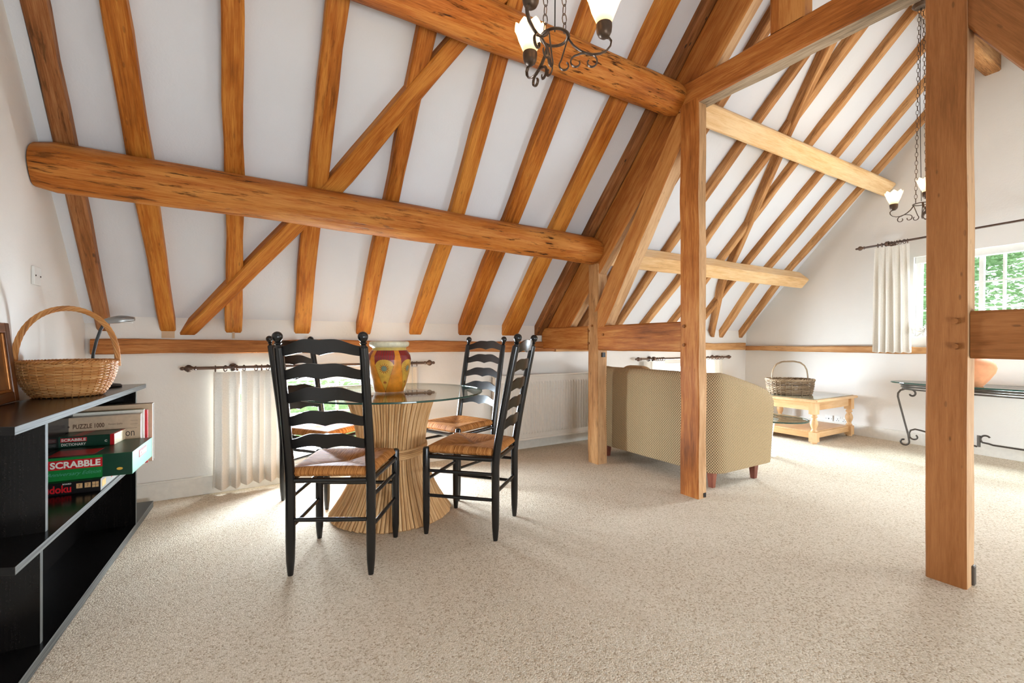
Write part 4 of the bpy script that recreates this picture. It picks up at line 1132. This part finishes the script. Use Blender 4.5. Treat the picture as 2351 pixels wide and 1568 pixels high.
MB().box(((X0 + X1) / 2, (Y0 + Y1) / 2, .114), (X1 - X0 - .02, Y1 - Y0 - .02, .016)).build('shelf', M['pine'], pt_, bevel=.003)

wb = thing('willow_basket', 'rough grey willow basket with a tall loop handle on the pine table', 'basket', (5.47, 2.84, .4705))
pt2 = basket(wb, (5.47, 2.84, .4705), .235, .16, .165, .90, 22, 11, .0075, 'wicker_grey', math.radians(-35), .8, .006, 2.8)
mb = MB(); a0 = math.radians(-35)
for s in range(3):
    path = []
    for i in range(41):
        f = i / 40; a = PI * f; tw = 2 * PI * (f * 2.5 + s / 3)
        q = V((-math.copysign(abs(math.cos(a)) ** .7, math.cos(a)) * .20, .006 * math.sin(tw), .12 + .255 * math.sin(a) ** .55 + .006 * math.cos(tw)))
        path.append(V((5.47, 2.84, .4705)) + V((q.x * math.cos(a0) - q.y * math.sin(a0), q.x * math.sin(a0) + q.y * math.cos(a0), q.z)))
    mb.tube(path, .0048, 6)
mb.build('handle', M['wicker_grey'], wb, smooth=True)

GT = V((4.29, 2.425, 0))
gt = thing('side_table', 'low oval glass table on a white foot between the sofa and the pine table', 'table', GT)
mb = MB(); mb.lathe([(.0001, .35), (.27, .35), (.272, .356), (.27, .362), (.0001, .362)], GT, 64, 1.0, 1.25)
mb.mi = [1 if abs(sum(mb.v[i].z for i in f) / len(f) - .356) < .0045 else 0 for f in mb.f]
mb.build('glass_top', [M['glass_top'], M['glass_edge']], gt, smooth=True)
MB().lathe([(.0001, 0), (.07, 0), (.07, .015), (.045, .06), (.04, .2), (.055, .3), (.09, .35), (.0001, .35)], GT, 28).build('foot', M['white_paint'], gt, smooth=True)

# ------------------------------------------------------------------ wrought-iron console table
def spiral(c, r0, r1, a0, a1, u, v, n=26): return [V(c) + V(u) * ((r0 + (r1 - r0) * i / n) * math.cos(a0 + (a1 - a0) * i / n)) + V(v) * ((r0 + (r1 - r0) * i / n) * math.sin(a0 + (a1 - a0) * i / n)) for i in range(n + 1)]
ct = thing('console_table', 'oval glass console table on scrolled grey iron legs under the gable window', 'table', (5.72, 1.2, 0))
CC = V((5.70, 1.16, 0)); ra, rb = .26, .80
def oval(k, z, n=72): return [CC + V((ra * k * math.copysign(abs(math.cos(a)) ** .8, math.cos(a)), rb * k * math.copysign(abs(math.sin(a)) ** .8, math.sin(a)), z)) for a in [2 * PI * i / n for i in range(n)]]
mb = MB(); rings = [oval(.9975, .664), oval(1, .667), oval(1, .673), oval(.9975, .676)]; mb.loft(rings); mb.mi = [1] * (72 * 3) + [0, 0]
mb.build('glass_top', [M['glass_top'], M['glass_edge']], ct)
for k, z in ((.9, .654), (.89, .632), (.88, .61)):
    MB().tube(oval(k, z), .008, 8, closed=True).build('iron_ring', M['iron'], ct, smooth=True)
def sleg(y, s, x):
    """S-scrolled leg in the plane of the table's length; s = +1 leans towards larger y"""
    O = V((x, y, 0)); U = V((0, s, 0)); Zv = V((0, 0, 1))
    top = spiral(O + U * -.03 + Zv * .543, .012, .042, PI * 1.9, PI * .5, U, Zv, 18)
    path = top + [O + U * .02 + Zv * .588, O + U * .058 + Zv * .572, O + U * .078 + Zv * .54, O + U * .08 + Zv * .505, O + U * .062 + Zv * .42, O + U * .025 + Zv * .25, O + U * -.005 + Zv * .12]
    bot = spiral(O + U * .03 + Zv * .05, .042, .018, PI * 1.0, PI * 2.55, U, Zv, 22)
    path += bot
    return path
for s, ends in ((1, ((5.52, 1.46), (5.86, 1.885))), (-1, ((5.52, .86), (5.86, .435)))):
    for x, yy in ends:
        MB().tube(sleg(yy, s, x), .009, 8).build('leg', M['iron'], ct, smooth=True)
        for zz in (.632,): MB().tube([(x, yy, .586), (x, yy, .655)], .007, 8).build('upright', M['iron'], ct, smooth=True)
def cy(y, z): return V((5.86, y, z))
Uy = V((0, -1, 0))
pa = spiral(cy(1.83, .115), .016, .042, PI * .25, -PI * 1.0, Uy, Z, 20)[:-1] + [cy(1.872, .145), cy(1.86, .172), cy(1.825, .188), cy(1.78, .182), cy(1.65, .155), cy(1.5, .125), cy(1.375, .10)]
MB().tube(pa, .008, 8).build('stretcher', M['iron'], ct, smooth=True)
pb = spiral(cy(1.315, .178), .028, .042, PI * .2, PI * 1.3, Uy, Z, 18) + [cy(1.30, .14), cy(1.27, .132), cy(1.1, .128), cy(.8, .124), cy(.6, .14)]
MB().tube(pb, .008, 8).build('stretcher', M['iron'], ct, smooth=True)
MB().tube([cy(1.365, .10), cy(1.365, .205)], .013, 8).build('collar', M['iron'], ct, smooth=True)

JB = V((5.60, 1.335, .6765))
pot = thing('plant_pot', 'round terracotta pot of dried leaves on the console table', 'pot', JB)
MB().lathe([(.0001, 0), (.055, 0), (.062, .006), (.10, .06), (.135, .12), (.145, .16), (.135, .20), (.105, .235), (.07, .25), (.058, .262), (.066, .275), (.06, .28), (.045, .262), (.05, .24), (.0001, .2)], JB, 32).build('vessel', M['terracotta'], pot, smooth=True)
mb = MB(); st = MB()
for k in range(26):
    a = random.uniform(0, 2 * PI); l = random.uniform(.10, .24); e = JB + V((math.cos(a) * l, math.sin(a) * l, .27 + random.uniform(-.02, .12))); b_ = JB + V((0, 0, .26))
    st.tube([b_, b_.lerp(e, .5) + V((0, 0, .05)), e], .0018, 4)
    d = (e - b_).normalized(); w = V((-math.sin(a), math.cos(a), random.uniform(-.4, .4))) * .022
    mb.add([e - d * .05, e - d * .01 + w, e + d * .07, e - d * .01 - w, e - d * .005 + V((0, 0, .012))], [(0, 1, 4), (1, 2, 4), (2, 3, 4), (3, 0, 4)])
mb.build('dried_leaves', M['dry_leaf'], pot); st.build('stems', M['stem'], pot)
# white lilies on the gable sill
SL_ = gp(2106, 795, .0); SL_ = V((gx(1.84) + .03, 1.86, 1.137))
fw = thing('flower_arrangement', 'white lily blooms lying on the gable window sill', 'flowers', SL_)
mb = MB(); st = MB()
for k in range(5):
    c = SL_ + V((random.uniform(-.05, .0), random.uniform(-.12, .08), random.uniform(.03, .09))); ax = V((-.6, random.uniform(-.5, .5), random.uniform(-.2, .5))).normalized()
    e1 = ax.cross(V((0, 0, 1))).normalized(); e2 = ax.cross(e1)
    for q in range(6):
        a = 2 * PI * q / 6; d = e1 * math.cos(a) + e2 * math.sin(a); w = ax.cross(d) * .014
        mb.add([c, c + ax * .03 + d * .025 + w, c + ax * .045 + d * .07, c + ax * .03 + d * .025 - w, c + ax * .022 + d * .03], [(0, 1, 4), (1, 2, 4), (2, 3, 4), (3, 0, 4)])
    st.tube([c, c - ax * .06 + V((.01, -.03, -.03)), SL_ + V((0, -.1, .01))], .002, 5)
mb.build('bloom', M['petal'], fw); st.build('stems', M['stem'], fw)

# ------------------------------------------------------------------ chandeliers
HZ = 2.12
def make_chandelier():
    t = thing('chandelier', '', 'chandelier', (0, 0, 0), 'three-arm chandeliers')
    br = M['bronze']
    top = 1.47
    MB().lathe([(.0001, 0), (.05, 0), (.055, -.012), (.04, -.03), (.012, -.035), (.0001, -.035)][::-1], (0, 0, top + .03), 24).build('canopy', br, t, smooth=True)
    for s in (-1, 1):
        mb = MB(); n = 46
        for k in range(n):
            z = top - .004 - (top - .02) * (k + .5) / n; x = s * (.012 + .022 * (k / n))
            a = PI / 2 * (k % 2) + .5
            mb.tube([V((x + math.cos(a) * .0085 * math.cos(q), math.sin(a) * .0085 * math.cos(q), z + .019 * math.sin(q))) for q in [2 * PI * i / 10 for i in range(10)]], .0017, 4, closed=True)
        mb.build('chain', br, t, smooth=True)
    MB().tube([(.0, .004, top), (.006, .006, .8), (.0, .0, .02)], .0022, 6).build('flex', M['dark_plastic'], t, smooth=True)
    MB().tube([(.046 * math.cos(a), .046 * math.sin(a), 0) for a in [2 * PI * i / 32 for i in range(32)]], .0035, 8, closed=True, flat=2.0).build('hub_ring', br, t, smooth=True)
    for k in range(3):
        a = 2 * PI * k / 3; U = V((math.cos(a), math.sin(a), 0)); W = V((-math.sin(a), math.cos(a), 0))
        def Q(r, z): return U * r + Z * z
        p = [Q(.046, .0), Q(.052, -.012), Q(.065, -.03), Q(.085, -.046), Q(.105, -.056), Q(.13, -.062), Q(.155, -.06), Q(.178, -.05), Q(.192, -.033), Q(.195, -.017), Q(.187, -.006), Q(.174, -.004)]
        arm = MB().tube(p, .0030, 8, flat=2.2, side=None).build('arm', br, t, smooth=True)
        m = MB()
        m.tube([Q(.046, 0), Q(.034, -.04), Q(.022, -.08)] + spiral(Q(.034, -.098), .02, .012, PI * .75, PI * 2.3, U, Z, 14), .0028, 6, flat=2)
        m.tube(spiral(Q(.075, -.088), .010, .024, PI * 2.1, PI * .55, U, Z, 16) + [Q(.09, -.058), Q(.105, -.056)], .0028, 6, flat=2)
        m.tube([Q(.105, -.056), Q(.125, -.064)] + spiral(Q(.125, -.088), .025, .010, PI * .45, -PI * 1.2, U, Z, 16), .0028, 6, flat=2)
        m.build('scroll', br, arm, smooth=True)
        C_ = Q(.170, 0)
        MB().lathe([(.0001, -.006), (.010, -.006), (.020, .002), (.0255, .014), (.0275, .03), (.027, .042), (.024, .042), (.0235, .03), (.0001, .028)], C_, 24).build('cup', br, t, smooth=True)
        def rim(f, z): return .024 * (1 - abs(2 * ((f * 8) % 1) - 1)) ** .8 * max(0, (z - .095) / .035) if z > .095 else 0
        pr = [(.022, .034), (.027, .05), (.035, .07), (.044, .092), (.050, .108), (.054, .117), (.058, .124)]
        MB().lathe(pr, C_, 96, rim=rim, cap=False).build('shade', M['lamp_glass'], t, smooth=True, angle=80)
        MB().lathe([(.0001, .04), (.010, .045), (.016, .06), (.017, .072), (.012, .085), (.0001, .09)], C_, 12).build('bulb', M['bulb'], t, smooth=True)
    return t
cd = make_chandelier()
cd.location = (.945, 1.275, HZ); cd.rotation_euler = (0, 0, math.radians(-33)); cd['label'] = 'lit three-arm chandelier with petal shades hanging near above the dining area'
cd2 = copy_tree(cd); cd2.location = (4.386, 1.33, HZ - .02); cd2.rotation_euler = (0, 0, math.radians(87)); cd2['label'] = 'lit chandelier in the far bay half hidden behind the nearest post'

# ------------------------------------------------------------------ outside
ln = MB(); ln.box((6, 8, -2.65), (60, 60, .1)); struct(ln, 'lawn', M['lawn'])
def tree(label, c, r, h, mat, n):
    c = V(c); t = thing('tree', label, 'tree', (c.x, c.y, -2.6), 'trees beyond the windows')
    mb = MB()
    for k in range(n):
        d = V((random.gauss(0, 1), random.gauss(0, 1), random.gauss(0, 1))).normalized() * random.uniform(.55, 1) ** .5
        p = c + V((d.x * r, d.y * r, d.z * h)); p += V((1, 1, 1)) * noise.noise(p * .8) * .5
        q = Matrix.Rotation(random.uniform(0, 6.3), 3, 'Z') @ Matrix.Rotation(random.uniform(-1.2, 1.2), 3, 'X'); s = random.uniform(.035, .075)
        mb.add([p + q @ V(v_) for v_ in ((-s, 0, 0), (0, -s * .55, .02), (s, 0, 0), (0, s * .55, .02))], [(0, 1, 2, 3)])
    mb.build('foliage', mat, t)
    MB().tube([(c.x, c.y, -2.6), (c.x + .1, c.y, c.z)], [.16, .08], 10).build('trunk', M['bark'], t, smooth=True)
tree('full green tree filling the gable window panes', (11.4, 3.0, 1.4), 1.35, 1.9, M['leaf'], 9000)
tree('paler tree behind, seen past the nearest post', (15.2, .4, 1.6), 1.7, 2.1, M['leaf_light'], 8000)
tree('tree at the curtain side of the gable window', (15.0, 5.4, 1.4), 1.7, 2.2, M['leaf'], 8000)
tree('leafy shrub below the low window by the dining table', (1.6, 8.5, -.9), 2.4, 1.3, M['leaf_light'], 9000)

# ------------------------------------------------------------------ light
def area(name, loc, direction, sx, sy, power, col, spread=180):
    l = bpy.data.lights.new(name, 'AREA'); l.shape = 'RECTANGLE'; l.size = sx; l.size_y = sy; l.energy = power; l.color = col; l.spread = math.radians(spread)
    o = bpy.data.objects.new(name, l); COL.objects.link(o); o.location = loc
    o.rotation_euler = V(direction).to_track_quat('-Z', 'Y').to_euler()
    return o
DAY = (.75, .875, 1.0); 
area('daylight_window_1', (.53, YB + .30, .52), (0, -1, -.12), 1.2, .6, 400, DAY)
area('daylight_window_2', (4.89, YB + .30, .52), (0, -1, -.12), 1.1, .6, 230, DAY)
area('daylight_window_3', (gx(1.43) + .75, 1.43, 2.35), (-1, .0, -.95), 1.3, .9, 760, DAY)
area('added_fill_4', (.85, YF - .30, .55), (0, 1, .05), 1.25, .6, 80, (.84, .92, 1))  # soft fill lamp added behind the camera
area('added_fill_5', (4.85, YF - .30, .55), (0, 1, .05), 1.25, .6, 140, (.84, .92, 1))  # second added fill lamp, brightens the far bay
for ch in (cd, cd2):
    for k in range(3):
        a = ch.rotation_euler.z + 2 * PI * k / 3
        l = bpy.data.lights.new('lamp_bulb', 'POINT'); l.energy = 6; l.color = (1, .78, .52); l.shadow_soft_size = .03
        o = bpy.data.objects.new('lamp_bulb', l); COL.objects.link(o); o.location = ch.location + V((math.cos(a) * .17, math.sin(a) * .17, .115))

w = bpy.data.worlds.new('world'); scn.world = w; w.use_nodes = True
bg = w.node_tree.nodes['Background']; bg.inputs[0].default_value = (.86, .93, 1.0, 1); bg.inputs[1].default_value = 3.0

# ------------------------------------------------------------------ camera and view
cam = bpy.data.cameras.new('camera'); co = bpy.data.objects.new('camera', cam); COL.objects.link(co)
cam.sensor_fit = 'HORIZONTAL'; cam.sensor_width = 36; cam.lens = 36 * F / 2351
cam.shift_y = (YH - 784) / 2351; cam.clip_start = .02; cam.clip_end = 200
co.location = (0, 0, EYE); co.rotation_euler = (PI / 2, 0, -TH)
scn.camera = co
scn.view_settings.view_transform = 'Standard'; scn.view_settings.look = 'None'; scn.view_settings.gamma = 1
scn.view_settings.use_curve_mapping = False; scn.view_settings.exposure = 0.0
scn.cycles.use_denoising = True; scn.cycles.max_bounces = 10; scn.cycles.transparent_max_bounces = 16; scn.cycles.sample_clamp_indirect = 6
